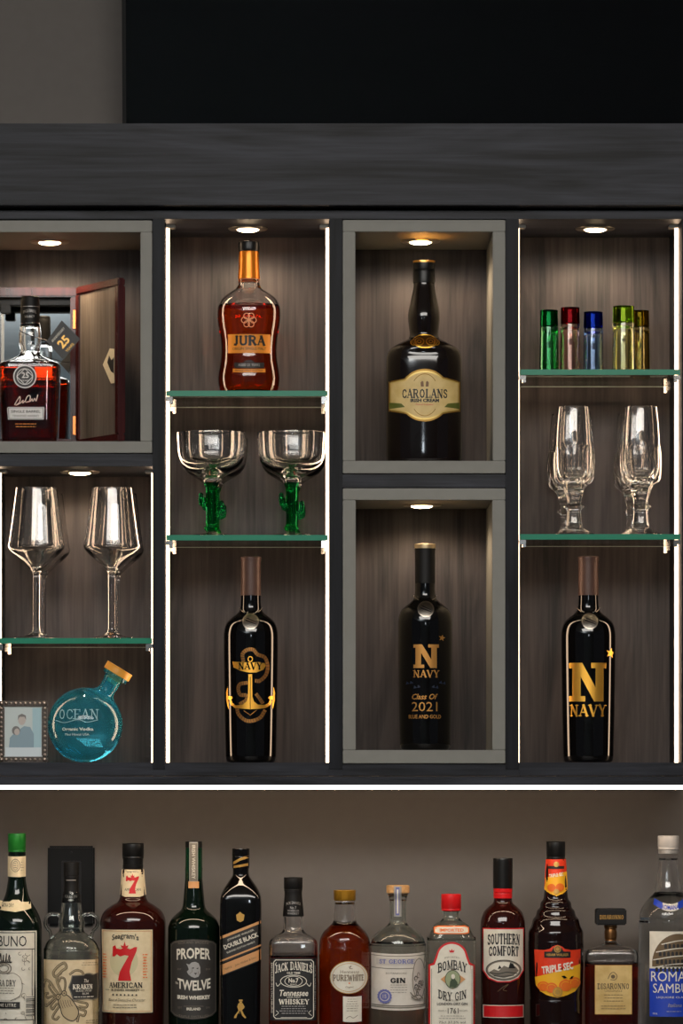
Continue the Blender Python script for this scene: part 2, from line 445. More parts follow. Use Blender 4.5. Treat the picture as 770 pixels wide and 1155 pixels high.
# worktop and the base unit under it
bm = bmesh.new(); box(bm, X(-160), X(930), -.34, DEPTH + .018, COUNTER - .04, COUNTER, .004)
o = finish(bm, 'bar_worktop', M_counter); single(o, 'dark stone bar worktop carrying the row of liquor bottles', 'worktop')
c = thing('base_cabinet', 'charcoal wood base cabinet under the stone bar worktop', 'cabinet', (0, 0, 0))
bm = bmesh.new(); box(bm, X(-155), X(925), -.28, DEPTH + .018, .08, COUNTER - .04, .002); finish(bm, 'carcass', M_wood_h, c)
for i in range(4):
    a = X(-155) + i * (X(925) - X(-155)) / 4; b = X(-155) + (i + 1) * (X(925) - X(-155)) / 4
    bm = bmesh.new(); box(bm, a + .002, b - .002, -.3, -.281, .09, COUNTER - .045, .002); d = finish(bm, 'door', M_wood_v, c)
    bm = bmesh.new(); bar(bm, (b - .03, -.325, .6), (b - .03, -.325, .76), .005); bar(bm, (b - .03, -.325, .61), (b - .03, -.3, .61), .004); bar(bm, (b - .03, -.325, .75), (b - .03, -.3, .75), .004)
    finish(bm, 'door_handle', M_alu, d)
bm = bmesh.new(); box(bm, X(-150), X(920), -.23, DEPTH + .018, 0, .08); finish(bm, 'plinth', M_black_matt, c)

# television above the mantel
tv = thing('television', 'large black wall television above the charcoal mantel beam', 'television', (X(560, .17), .17, Z(143) + .008))
def tvbox(bm, a, b, z0, z1, y0, y1, bev=0.):
    box(bm, a, b, y0, y1, z0, z1, bev)
tz = Z(143) + .008; tl = X(138, .17); tr = tl + 1.24
def tilt(bm):
    for v in bm.verts: v.co.y -= (v.co.z - tz) * math.tan(math.radians(TV_TILT))
TV_TILT = 7.2
bm = bmesh.new(); tvbox(bm, tl, tr, tz, tz + .70, .17, .2, .003); tilt(bm); finish(bm, 'casing', pbr('tv_casing', lin(10, 10, 11), .6, spec=.2), tv)
bm = bmesh.new(); tvbox(bm, tl + .006, tr - .006, tz + .012, tz + .694, .1688, .1706); tilt(bm); finish(bm, 'screen', M_screen, tv, smooth=False)
bm = bmesh.new(); tvbox(bm, tl + .45, tr - .45, tz + .2, tz + .5, .19, DEPTH + .0205); finish(bm, 'wall_bracket', M_black_matt, tv)

# mantel beam
bm = bmesh.new(); pbox(bm, -70, 826, 143, 234.5, -.035, DEPTH + .018, .0015)
o = finish(bm, 'mantel_beam', M_wood_h); single(o, 'thick charcoal wood mantel beam between television and lit shelves', 'beam')

# ================================================================== display cabinet
cab = thing('display_cabinet', 'wall-hung charcoal wood display cabinet of lit open compartments', 'cabinet', (0, 0, Z(886)))
def part(name, mat, *boxes, parent=None):
    bm = bmesh.new()
    for b in boxes: pbox(bm, *b)
    return finish(bm, name, mat, parent or cab)
B = .0008
part('top_rail', M_wood_h, (-46, 786, 237.5, 247, 0, DEPTH, B))
part('back_panel', M_wood_back, (-46, 786, 237.5, 868, DEPTH, DEPTH + .019, 0))
part('side_panel', M_wood_v, (-46, -31, 247, 860, 0, DEPTH, B))
part('side_panel', M_wood_v, (769, 786, 247, 860, 0, DEPTH, B))
part('side_panel', M_wood_v, (-31, -6, 526, 860, .0, DEPTH, B))
for a, b in ((172, 185.8), (371, 386), (570, 585)): part('divider', M_wood_v, (a, b, 247, 868, -.001, DEPTH, B))
part('cross_shelf', M_wood_h, (-31, 172, 512, 526, 0, DEPTH, B))
part('cross_shelf', M_wood_h, (386, 570, 535, 550, 0, DEPTH, B))
part('bottom_panel', M_wood_h, (-46, 172, 860, 875, 0, DEPTH, B), (185.8, 371, 860, 875, 0, DEPTH, B), (386, 570, 862, 875, 0, DEPTH, B), (585, 786, 860, 875, 0, DEPTH, B), (172, 185.8, 868, 875, 0, DEPTH, 0), (371, 386, 868, 875, 0, DEPTH, 0), (570, 585, 868, 875, 0, DEPTH, 0))
part('light_rail', M_wood_h, (-46, 786, 875.8, 886, -.003, .03, B))

# greige box inserts
def insert(a, b, top, bot, t, label, tb=None):
    ins = thing('display_box', label, 'display box', (X((a + b) / 2), 0, Z(bot)), 'greige display boxes set into the cabinet')
    tb = tb or t
    f, e = -.004, DEPTH - .001
    part('frame_top', M_greige, (a, b, top, top + 13, f, e, B), parent=ins)
    part('frame_bottom', M_greige, (a, b, bot - tb, bot, f, e, B), parent=ins)
    part('frame_side', M_greige, (a, a + t, top + 13.2, bot - tb - .2, f, e, B), parent=ins)
    part('frame_side', M_greige, (b - t, b, top + 13.2, bot - tb - .2, f, e, B), parent=ins)
    return ins
insert(-30.5, 171.5, 249, 511, 13, 'greige framed box holding the mirrored mahogany whiskey case')
insert(386.5, 569.5, 248.5, 534, 14, 'greige framed box around the cream-label liqueur bottle')
insert(386.5, 569.5, 551, 861, 14.5, 'greige framed box around the bottle lettered class of 2021', 15)

# ------------------------------------------------------------------ glass shelves
def glass_shelf(a, b, py, label, clips=True):
    y0, y1 = .010, DEPTH - .012
    r = thing('glass_shelf', label, 'shelf', (X((a + b) / 2), (y0 + y1) / 2, Z(py + 6.2)), 'green-edged glass shelves')
    bm = bmesh.new(); n0, n1, nd = .065, .091, 6.5 * K      # notched round the led strips
    xa_, xb_ = X(a), X(b)
    ol = [(xa_, y0), (xb_, y0), (xb_, n0), (xb_ - nd, n0), (xb_ - nd, n1), (xb_, n1), (xb_, y1), (xa_, y1), (xa_, n1), (xa_ + nd, n1), (xa_ + nd, n0), (xa_, n0)]
    lo = [bm.verts.new((x, y, Z(py + 6.2))) for x, y in ol]; hi = [bm.verts.new((x, y, Z(py))) for x, y in ol]
    bm.faces.new(lo); bm.faces.new(hi)
    for i in range(len(ol)): bm.faces.new((lo[i], lo[(i + 1) % 12], hi[(i + 1) % 12], hi[i]))
    bmesh.ops.recalc_face_normals(bm, faces=bm.faces); bm.normal_update()
    for f in bm.faces: f.material_index = 1 if f.normal.y < -.5 and abs(f.calc_center_median().y - y0) < .001 else 0
    box(bm, xa_ + .002, xb_ - .002, y1 - .0006, y1 + .0008, Z(py + 6.4), Z(py + 5.3), 0, 2)  # pale strip added to paint the bright line along the back edge
    finish(bm, 'pane', [M_shelf, M_shelf_edge, M_shelf_bright_line], r, smooth=False)
    for xa, s in ((a - .5, 1), (b + .5, -1)):
        for yy in (.013, DEPTH - .03):
            bm = bmesh.new()
            box(bm, *sorted((X(xa), X(xa + s * 7.5))), yy, yy + .012, Z(py + 11.5), Z(py + 6.4), .0006)
            box(bm, *sorted((X(xa + s * 3.5), X(xa + s * 7.5))), yy, yy + .012, Z(py + 14.5), Z(py + 11.3), .0005)
            finish(bm, 'shelf_clip', M_chrome, r)
    return r
SH = {}
glass_shelf(187.3, 369.5, 440, 'glass shelf under the amber bottle with the orange label')
glass_shelf(187.3, 369.5, 603, 'glass shelf under the green-stemmed margarita glasses')
glass_shelf(-4.5, 171, 719.5, 'glass shelf under the plain wine glasses')
glass_shelf(586.5, 767.5, 416, 'glass shelf under the coloured shooter glasses')
glass_shelf(586.5, 767.5, 602, 'glass shelf under the cut crystal flutes')

# ------------------------------------------------------------------ led strips
LY0, LY1 = .068, .088
def led(x, s, top, bot, label, w=3.4):
    """surface profile on a side panel with a rounded diffuser; s = +1 faces right"""
    r = thing('led_strip', label, 'light strip', (X(x), (LY0 + LY1) / 2, Z(bot)), 'upright led strips in the compartments')
    bm = bmesh.new(); n = 12; ring0, ring1 = [], []
    for i in range(n + 1):
        a = PI * i / n
        p = (X(x) + s * w * K * math.sin(a) ** .5, (LY0 + LY1) / 2 - (LY1 - LY0) / 2 * math.cos(a))
        ring0.append(bm.verts.new((p[0], p[1], Z(bot)))); ring1.append(bm.verts.new((p[0], p[1], Z(top + 4))))
    for i in range(n): bm.faces.new((ring0[i], ring0[i + 1], ring1[i + 1], ring1[i]))
    bm.faces.new(ring0); bm.faces.new(ring1); bm.faces.new((ring0[0], ring0[n], ring1[n], ring1[0]))
    bmesh.ops.recalc_face_normals(bm, faces=bm.faces)
    finish(bm, 'diffuser', M_led, r)
    bm = bmesh.new(); box(bm, *sorted((X(x), X(x + s * (w + 7)))), LY0 - .002, LY1 + .002, Z(top + 3.8), Z(top), .0008); finish(bm, 'end_cap', M_alu, r)
    return r
led(-6, 1, 526, 860, 'warm led strip beside the small ornate photo frame')
led(172, -1, 526, 860, 'led strip mostly hidden by the divider beyond the plain wine glasses')
led(185.8, 1, 247, 860, 'warm led strip on the divider left of the margarita glasses')
led(371, -1, 247, 860, 'warm led strip on the divider right of the margarita glasses')
led(585, 1, 247, 860, 'led strip tucked behind the divider left of the crystal flutes')
led(769, -1, 247, 860, 'warm led strip at the far right edge beside the crystal flutes')
bm = bmesh.new(); n = 8; A, Bq = [], []
for i in range(n + 1):
    a = PI * i / n
    y, z = (.012 - .006 * math.cos(a)), Z(885.95) - .0054 * math.sin(a)
    A.append(bm.verts.new((X(-44), y, z))); Bq.append(bm.verts.new((X(784), y, z)))
for i in range(n): bm.faces.new((A[i], A[i + 1], Bq[i + 1], Bq[i]))
bm.faces.new(A); bm.faces.new(Bq); bm.faces.new((A[0], A[n], Bq[n], Bq[0]))
bmesh.ops.recalc_face_normals(bm, faces=bm.faces)
o = finish(bm, 'led_strip', M_led_under); single(o, 'long horizontal led strip along the cabinet underside above the bottles', 'light strip')

# ------------------------------------------------------------------ puck lights
def puck(px, top, label, power, yl=.11):
    x, z = X(px, yl), Z(top) - .0002
    r = thing('puck_light', label, 'spotlight', (x, yl, z), 'round puck lights in the compartment ceilings')
    v = Vessel.__new__(Vessel); v.cx, v.yd, v.k, v.root = px, yl, sc(yl), r
    p0 = PY(z, yl); u = lambda m: m / v.k
    bm = bmesh.new(); v.island(bm, [(u(.0295), p0), (u(.0295), p0 + u(.0012)), (u(.0275), p0 + u(.0026)), (u(.0185), p0 + u(.0026)), (u(.0175), p0 + u(.001)), (u(.0175), p0)], rnd, 48)
    finish(bm, 'trim_ring', M_alu, r)
    bm = bmesh.new(); v.island(bm, [(u(.016), p0 + u(.0012)), (u(.0155), p0 + u(.0032)), (u(.012), p0 + u(.0046)), (u(.006), p0 + u(.0053)), (0, p0 + u(.0055))], rnd, 32)
    finish(bm, 'lens', M_lens, r)
    L = bpy.data.lights.new('puck_lamp', 'SPOT'); L.energy = power; L.color = (1., .74, .49); L.spot_size = math.radians(164); L.spot_blend = .4; L.shadow_soft_size = .012
    lo = bpy.data.objects.new('puck_lamp', L); COL.objects.link(lo); lo.parent = r; lo.location = (0, 0, -.010)
PW = 3.0
puck(56, 262, 'round puck light above the mahogany whiskey case', PW)
puck(90, 526, 'round puck light above the plain wine glasses', PW * .5)
puck(279.5, 247, 'round puck light above the amber orange-label bottle', PW * .8)
puck(474, 261.5, 'round puck light above the cream-label liqueur bottle', PW * .72)
puck(475.5, 564, 'round puck light above the bottle lettered class of 2021', PW * .5)
puck(671, 247, 'round puck light above the coloured shooter glasses', PW * .85)

# ------------------------------------------------------------------ room light
def area(name, loc, rot, sx, sy, power, col):
    L = bpy.data.lights.new(name, 'AREA'); L.shape = 'RECTANGLE'; L.size = sx; L.size_y = sy; L.energy = power; L.color = col
    o = bpy.data.objects.new(name, L); COL.objects.link(o); o.location = loc; o.rotation_euler = rot; return o
area('window_daylight', (.2, -8.1, 2.2), (math.radians(90), 0, 0), .22, .36, 6, (.82, .92, 1.))
area('front_fill', (0, -2.6, 2.72), (math.radians(25), 0, 0), 2.6, 1.3, 125, (1., .95, .88))  # added area lamp out of view, fill light for cabinet front and labels
area('ceiling_fill', (-1.6, -5.2, 1.9), (math.radians(180), 0, 0), .8, .8, 110, (.9, .96, 1.))  # added upward fill, unseen, brightens the ceiling that the mirror reflects
w = bpy.data.worlds.new('World'); S.world = w; w.use_nodes = True
w.node_tree.nodes['Background'].inputs[0].default_value = (.75, .85, 1, 1); w.node_tree.nodes['Background'].inputs[1].default_value = .07

# ------------------------------------------------------------------ camera
cd = bpy.data.cameras.new('camera'); cam = bpy.data.objects.new('camera', cd); COL.objects.link(cam)
cam.location = (0, -D, ZH); cam.rotation_euler = (math.radians(90), 0, 0)
cd.sensor_width = 36; cd.sensor_fit = 'AUTO'; cd.lens = 36 * D / (1155 * K)
cd.shift_x = (385 - XC) / 1155; cd.shift_y = (H - 577.5) / 1155
cd.clip_start = .1; cd.clip_end = 50
S.camera = cam
S.view_settings.view_transform = 'Standard'; S.view_settings.look = 'None'; S.view_settings.gamma = 1; S.view_settings.exposure = 0
S.view_settings.use_curve_mapping = False
cy = S.cycles
cy.max_bounces = 20; cy.transmission_bounces = 16; cy.transparent_max_bounces = 16; cy.glossy_bounces = 8; cy.diffuse_bounces = 4
cy.sample_clamp_indirect = 8; cy.use_denoising = True; cy.blur_glossy = .1
# ================================================================== contents of the display cabinet
M_amber = glass('amber_whisky', (.87, .28, .05, 1), .9)
M_amber_dark = glass('dark_amber_whisky', (.46, .10, .03, 1), .9)
M_label_orange = pbr('orange_label', lin(236, 146, 40), .5)
M_label_dark = pbr('dark_label', lin(36, 34, 33), .5)
M_silver = pbr('silver_print', lin(176, 172, 168), .4, .5)
M_amber_foil = pbr('amber_capsule', lin(226, 128, 24), .3, .5)
M_mahog = wood('mahogany', lin(40, 16, 17), lin(78, 34, 33), 'z', rough=.2, spec=.5)
M_mirror = pbr('mirror', lin(222, 228, 230), .01, 1.)
M_door_panel = wood('grey_veneer', lin(84, 76, 69), lin(122, 112, 102), 'z', rough=.22, spec=.6)
M_copper = pbr('copper_hinge', lin(214, 128, 74), .25, 1.)
M_blue = pbr('blue_glass', (.12, .72, .92, 1), 0., trans=.9, ior=1.4)
M_capsule_brown = pbr('brown_capsule', lin(80, 57, 49), .45, .3)
M_green_glass = glass('green_glass', (.08, .64, .3, 1), 1.5)
M_pewter = pbr('pewter_medal', lin(170, 160, 148), .35, 1.)

# ---- mahogany case with mirror back and an open mirrored door
box_x0, box_x1 = X(-15, .14), X(88, .14)
zt, zb = Z(324, .125), Z(498.2)
cs = thing('whiskey_case', 'open mahogany presentation case with mirrored back and door behind square whiskey bottle', 'case', ((box_x0 + box_x1) / 2, .17, zb))
y0, y1 = .128, .218
bm = bmesh.new(); box(bm, box_x0, box_x1, y0, y1, zt - .014, zt, .002); finish(bm, 'top_board', M_mahog, cs)
bm = bmesh.new(); box(bm, box_x0, box_x1, y0, y1, zb, zb + .014, .002); finish(bm, 'bottom_board', M_mahog, cs)
for a, b in ((box_x0, box_x0 + .011), (box_x1 - .011, box_x1)):
    bm = bmesh.new(); box(bm, a, b, y0, y1, zb + .0142, zt - .0142, .001); finish(bm, 'side_board', M_mahog, cs)
bm = bmesh.new(); box(bm, box_x0 + .0112, box_x1 - .0112, y1 - .006, y1, zb + .0142, zt - .0142); finish(bm, 'mirror_back', M_mirror, cs, smooth=False)
bm = bmesh.new(); box(bm, box_x0 + .012, box_x1 - .012, y0 + .02, y0 + .05, zt - .024, zt - .0143, .001); box(bm, box_x0 + .02, box_x0 + .035, y0 + .02, y0 + .04, zt - .036, zt - .024, .001); finish(bm, 'neck_cradle', M_label_dark, cs)
# door, hinged on the right edge, swung towards the room
ang = math.radians(-62); hx, hy = box_x1 + .002, y0 - .001; wd = .148; th = .012
def door_m(bm):
    bmesh.ops.transform(bm, verts=bm.verts, matrix=Matrix.Translation((hx, hy, 0)) @ Matrix.Rotation(ang, 4, 'Z'))
bm = bmesh.new(); r = .012
box(bm, 0, wd, -th / 2, th / 2, zt - r, zt, .002); box(bm, 0, wd, -th / 2, th / 2, zb, zb + r, .002)
box(bm, 0, r, -th / 2, th / 2, zb + r, zt - r, .001); box(bm, wd - r, wd, -th / 2, th / 2, zb + r, zt - r, .001)
door_m(bm); dr = finish(bm, 'door', M_mahog, cs)
bm = bmesh.new(); box(bm, r, wd - r, -.0035, .0035, zb + r, zt - r); door_m(bm); finish(bm, 'mirror_panel', M_door_panel, dr, smooth=False)
bm = bmesh.new()  # thin cream piece with a dark patch, lying on the door panel
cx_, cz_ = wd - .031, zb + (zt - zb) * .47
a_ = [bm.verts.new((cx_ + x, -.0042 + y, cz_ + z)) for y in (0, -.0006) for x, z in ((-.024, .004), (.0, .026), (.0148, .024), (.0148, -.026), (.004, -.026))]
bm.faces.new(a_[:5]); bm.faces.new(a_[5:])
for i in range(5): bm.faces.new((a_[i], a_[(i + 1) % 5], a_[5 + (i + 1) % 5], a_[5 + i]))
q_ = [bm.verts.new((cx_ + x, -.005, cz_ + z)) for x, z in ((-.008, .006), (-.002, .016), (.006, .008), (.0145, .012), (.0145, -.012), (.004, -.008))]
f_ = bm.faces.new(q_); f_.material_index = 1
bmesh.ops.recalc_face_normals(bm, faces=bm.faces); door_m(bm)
finish(bm, 'cream_piece', [M_cream, M_label_dark], dr, label='cream card tucked into the door frame', smooth=False)
for f in (.8, .14):
    zz = zb + (zt - zb) * f
    bm = bmesh.new(); box(bm, hx - .009, hx + .004, hy - .0032, hy - .0002, zz - .014, zz + .014, .0006); bar(bm, (hx - .001, hy - .004, zz - .0145), (hx - .001, hy - .004, zz + .0145), .0022, 10); finish(bm, 'hinge', M_copper, cs)

# ---- square whiskey bottle in front of the case
v = Vessel('whiskey_bottle', 'square amber whiskey bottle with black hang tag in front of open mahogany case', 'bottle', 34, .068, PY(Z(498.2), .068))
b = v.bpy_
sq = squarish(398, 414, 7, .92)
v.filled([(10.2, 350), (10.2, 362, 1), (11, 366), (12.6, 376), (12.6, 388), (11.2, 396), (13, 401), (24, 407), (32.5, 411), (33.6, 415, 1), (33, 440), (31.8, 480), (31, b - 3), (29.5, b)], M_clear, M_amber_dark, 411.5, 2.6, 366, b - 5, sq)
cp = v.lathe('cap', [(9.6, 334.5, 1), (10.3, 335.5), (10.3, 338, 1), (10.6, 339, 1), (10.8, 352), (10.9, 364.5, 1)], M_black_matt, keep=False)
P = v.prof; v.prof = [(10.6, 330), (10.9, 366)]; sh = v.shape; v.shape = rnd
d = Decal(v); d.text('SINGLE BARREL', 34, 353, 17, 3.4, 0, bend=-1.5, lift=1); d.text('SELECT', 34, 358, 12, 2.4, 0, lift=1); d.rect(24, 44, 346.2, 346.7, 0, 1); d.done('cap_print', [M_silver], cp)
v.prof, v.shape = P, sh
d = Decal(v); d.ell(30, 427.5, 13, 13, 1); d.ring(30, 427.5, 12.4, 12.4, 1.3, 0); d.ring(30, 427.5, 8.8, 8.8, .8, 0)
d.poly([(30, 419), (38.5, 427.5), (30, 436), (21.5, 427.5)], 1); d.strokes([(30, 418.6), (39, 427.5), (30, 436.4), (21, 427.5), (30, 418.6)], .8, 0); d.text('25', 30.5, 426, 8, 6.5, 0, bold=.02); d.text('YEARS', 30.5, 432, 9, 2, 0)
d.done('round_emblem', [M_silver, M_label_dark])
d = Decal(v); d.curve([(18.5, 459), (22, 453), (24.5, 450), (24, 456), (20, 459.5), (25, 457), (28, 454), (27.5, 457), (30, 455)], 1.1); d.curve([(30, 455.5), (33, 449.5), (36, 449.5), (35, 455), (31, 456), (36, 455), (38, 452.5), (39, 455), (41, 452), (42.5, 454.5), (44.5, 448)], 1.1)
d.done('signature', [M_white])
d = Decal(v); d.poly([(11, 461.5), (51, 461.5), (52, 463), (51, 475.5), (11, 475.5), (10, 463)], 0); d.strokes([(11.5, 462.5), (50.5, 462.5), (50, 474.5), (12, 474.5), (11.5, 462.5)], .6, 1); d.text('SINGLE BARREL', 31, 466.5, 33, 3, 1, bold=.02); d.text('TENNESSEE WHISKEY', 31, 471.5, 30, 2.4, 1)
d.lines(31, 482, 26, 2, 3, 2, .8, 5)
d.done('front_label', [M_silver, M_label_dark, M_label_orange])
bm = bmesh.new(); tube(bm, [v.at(-11, 374, -.012), v.at(-4, 378, -.0175), v.at(4, 381, -.0178), v.at(12, 383, -.014), v.at(22, 386, -.02), v.at(33, 386, -.03)], .0006, 6); finish(bm, 'cord', M_label_dark, v.root)
tag_c = v.at(38, 383.5, -.034)
def tag(bm, r, y, th):
    k = v.k
    pts = [(-1, -19.5), (19.5, 1), (1, 25), (-18, 4)]
    a = [bm.verts.new((tag_c.x + x * k * r, tag_c.y + y, tag_c.z - z * k * r)) for x, z in pts]
    bq = [bm.verts.new((q.co.x, q.co.y + th, q.co.z)) for q in a]
    bm.faces.new(a); bm.faces.new(bq)
    for i in range(4): bm.faces.new((a[i], a[(i + 1) % 4], bq[(i + 1) % 4], bq[i]))
    bmesh.ops.recalc_face_normals(bm, faces=bm.faces)
bm = bmesh.new(); tag(bm, 1, 0, .0012); tg = finish(bm, 'hang_tag', M_label_dark, v.root, smooth=False)
class Flat:
    def __init__(s, x, y, z, k, root): s.o, s.k, s.root, s.shape = Vector((x, y, z)), k, root, rnd; s.cx = 0
    def r_at(s, py): return 1e6
class FlatDecal(Decal):
    """print on a flat upright surface; coordinates are photograph pixels relative to (cx, cy)"""
    def __init__(s, o, k, root, cx=0, cy=0, tilt=0.): s.v = Flat(*o, k, root); s.curved, s.step = False, 1000; s.out = bmesh.new(); s.layer = 0; s.c = (cx, cy)
    def place(s, x, y, eps): return s.v.o + Vector(((x - s.c[0]) * s.v.k, -eps, -(y - s.c[1]) * s.v.k))
d = FlatDecal(tag_c, v.k, v.root); d.text('25', 1, 4.5, 13, 10, 0, rot=-48, bold=.03, wrap=False); d.text('ANNIVERSARY', -5, -3.5, 21, 3, 1, rot=-48, wrap=False); d.text('YEARS', 8, 11, 12, 3, 0, rot=-48, wrap=False); d.done('tag_print', [M_gold_flat, M_white], tg)

# ---- amber waisted bottle with the orange label
v = Vessel('whisky_bottle', 'waisted amber whisky bottle with orange label on upper glass shelf', 'bottle', 280.6, .075, 440 + (H - 440) * 0)
b = PY(Z(440), .075); v.root.location.z = Z(440); BASE[v.root.name].z = Z(440)
v.filled([(10.5, 300), (11.6, 312, 1), (11.8, 316), (13.5, 324), (20, 329), (30, 336.5), (34.6, 345), (35.6, 354), (34.8, 366), (32.4, 380), (31.2, 394), (31.8, 406), (33.8, 418), (34.8, 428), (33.6, 437), (31, b - 1), (28, b)], M_clear, M_amber, 347, 2.4, 316, b - 4)
v.lathe('capsule', [(11, 284, 1), (11.2, 285, 1), (11.5, 300), (12.3, 313.5), (12.3, 315, 1)], M_amber_foil)
v.lathe('stopper', [(8, 272.6), (11.2, 273, 1), (11.9, 274.2), (11.9, 283, 1), (11.2, 284, 1)], M_black)
v2p, v2s = v.prof, v.shape
d = Decal(v, True)
d.rect(257.5, 305, 379.5, 400.5, 0, bow=.6); d.slab('JURA', 281.5, 387, 38, 10, 1, wt=1.4); d.text('ORIGIN SINGLE MALT', 281.5, 396, 40, 3, 1)
d.done('front_label', [M_label_orange, M_label_dark])
d = Decal(v, True)
for k in range(3):
    a = k * 60
    for q in (0, 180):
        t = math.radians(a + q)
        pts = []
        for j in range(13):
            f = 2 * PI * j / 12; r1, r2 = 5.6, 3.2
            x, y = 4.9 + r1 * .62 * math.cos(f), r2 * math.sin(f)
            pts.append((281 + x * math.cos(t) - y * math.sin(t), 364.5 + x * math.sin(t) + y * math.cos(t)))
        d.strokes(pts, .9, 0, k + 1)
d.ell(281, 364.5, 1.2, 1.2, 0)
d.done('knot_emblem', [pbr('peach_print', lin(240, 170, 120), .5)])
d = Decal(v, True); d.rect(264.5, 298, 411.5, 417.5, 1, bow=.6); d.poly([(274, 411.6), (278, 409.4), (284, 409.4), (288, 411.6)], 1); d.text('AGED 21 YEARS', 281.2, 414.5, 25, 3, 2); d.rect(263, 299.5, 418.5, 422.6, 0, bow=.6); d.text('SINGLE MALT SCOTCH', 281, 420.6, 32, 2, 1)
d.done('lower_label', [M_label_orange, M_label_dark, M_silver])

# ---- margarita glasses with green cactus stems
def margarita(cx, yd, label):
    b = PY(Z(603), yd); o = b - 603
    v = Vessel('margarita_glass', label, 'glass', cx, yd, b, 'green-stemmed margarita glasses')
    q = lambda l: [(h, y + o) + tuple(r) for h, y, *r in l]
    v.lathe('bowl', q([(0, 534.2), (6, 533.6), (14, 530), (26, 524.5), (33.5, 517), (36.2, 507), (37, 496), (37.6, 486.6), (38.2, 486), (38.9, 486.6), (38.6, 497), (37.8, 508), (35, 519), (28, 527.5), (17, 534), (10.5, 538.5), (8.8, 542, 1), (0, 542)]), M_clear, segs=64)
    st = v.lathe('stem', q([(0, 542.2), (8.4, 542.2, 1), (7.6, 546), (6.4, 549), (6.2, 565), (6.1, 585), (6.2, 590), (8, 592.5), (8, 594.5), (5.8, 597.5, 1), (0, 597.5)]), M_green_glass, lobes=lambda py: (8, .10), segs=64)
    for s, y1, y2 in ((-1, 566, 553), (1, 575, 562)):
        bm = bmesh.new(); tube(bm, [v.at(s * 5, y1 + o), v.at(s * 8, y1 + 1.5 + o), v.at(s * 10.8, y1 + o), v.at(s * 11.6, y1 - 4 + o), v.at(s * 11.5, y2 + 2 + o), v.at(s * 11.2, y2 + .4 + o)], [.0035, .0036, .0036, .0036, .0034, .0016], 12)
        bmesh.ops.recalc_face_normals(bm, faces=bm.faces); finish(bm, 'cactus_arm', M_green_glass, st, angle=60)
    v.lathe('foot', q([(0, 597.7), (6, 597.7, 1), (7.5, 598.8), (14, 600), (22, 601), (26, 601.8), (26.5, 602.5), (26, 603, 1), (23, 602.8), (13, 601.4), (0, 600)]), M_clear)
    return v.root
def dup(root, x, yd, py, label):
    r = root.copy(); COL.objects.link(r); r.location = (X(x, yd), yd, Z(py)); r['label'] = label
    for ch in list(root.children):
        c = ch.copy(); COL.objects.link(c); c.parent = r
        for g in ch.children:
            e = g.copy(); COL.objects.link(e); e.parent = c
    return r
g = margarita(238.2, .056, 'front margarita glass with green cactus stem, on the left')
dup(g, 328.6, .056, 603, 'front margarita glass with green cactus stem, on the right')
dup(g, 241.5, .165, 603, 'margarita glass standing behind the left green-stemmed one')
dup(g, 330.5, .165, 603, 'margarita glass standing behind the right green-stemmed one')

# ---- plain wine glasses
yd = .045; b = PY(Z(719.5), yd); o = b - 719.5
v = Vessel('wine_glass', 'front plain wine glass with angular bowl, on the left above the photo frame', 'glass', 41, yd, b, 'plain angular wine glasses')
q = lambda l: [(h, y + o) + tuple(r) for h, y, *r in l]
v.lathe('bowl', q([(0, 639), (4, 638), (14, 630), (26, 621), (30.3, 615.5), (29.6, 609), (26, 580), (22.6, 551.6), (23, 551), (23.5, 551.5), (27, 580), (30.8, 609), (31.7, 615.8), (27, 623), (15, 633.5), (6.5, 641.5), (4.6, 646, 1), (0, 646)]), M_clear, segs=64)
v.lathe('stem', q([(0, 646.1), (4.5, 646.1, 1), (4, 650), (3.8, 680), (3.9, 705), (5, 712, 1), (0, 712)]), M_clear, segs=32)
v.lathe('foot', q([(0, 712.2), (5.2, 712.2, 1), (9, 714.5), (18, 717), (25, 718.3), (25.5, 719), (25, 719.5, 1), (23, 719.5), (14, 717.6), (6, 715.6), (0, 715)]), M_clear)
dup(v.root, 126, .045, 719.5, 'front plain wine glass with angular bowl, above the round blue bottle')
dup(v.root, 48, .18, 719.5, 'wine glass half hidden behind the left angular wine glass')
dup(v.root, 131, .18, 719.5, 'wine glass half hidden behind the angular wine glass over the blue bottle')

# ---- cut crystal flutes
yd = .045; b = PY(Z(602), yd); o = b - 602
v = Vessel('crystal_flute', 'front cut crystal flute, left of the pair', 'glass', 647, yd, b, 'cut crystal flutes')
def cut(py):
    t = py - o
    if t < 500: return (12, 0)
    if t < 546: return (12, .07 * min(1, (t - 500) / 6))
    if t < 592: return (6, .10)
    return (12, .06)
v.lathe('bowl', q([(0, 541.5), (8, 541), (16, 537), (19.8, 529), (20.6, 515), (20.5, 500), (19.6, 480), (17.6, 459), (18, 458.2), (18.5, 459), (20.6, 480), (21.6, 500), (22.3, 502), (23.4, 515), (23.2, 530), (21.5, 540), (15, 546.5), (11.5, 551), (10, 557, 1), (0, 557)]), M_clear, segs=72, lobes=cut, angle=20)
v.lathe('stem', q([(0, 557.1), (9.8, 557.1, 1), (8.4, 562), (8, 566, 1), (12.3, 569.5, 1), (8.2, 573, 1), (8, 578), (9, 588), (10.5, 593.5, 1), (0, 593.5)]), M_clear, segs=48, lobes=cut, angle=20)
v.lathe('foot', q([(0, 593.7), (10.5, 593.7, 1), (15, 596), (21, 599), (24.5, 601), (24.3, 602, 1), (21, 601.4), (12, 598.6), (0, 597)]), M_clear, segs=48, lobes=lambda p: (12, .05), angle=20)
dup(v.root, 722.5, .045, 602, 'front cut crystal flute, right of the pair')
dup(v.root, 640, .18, 602, 'crystal flute half hidden behind the left cut flute')
dup(v.root, 714.5, .18, 602, 'crystal flute half hidden behind the right cut flute')

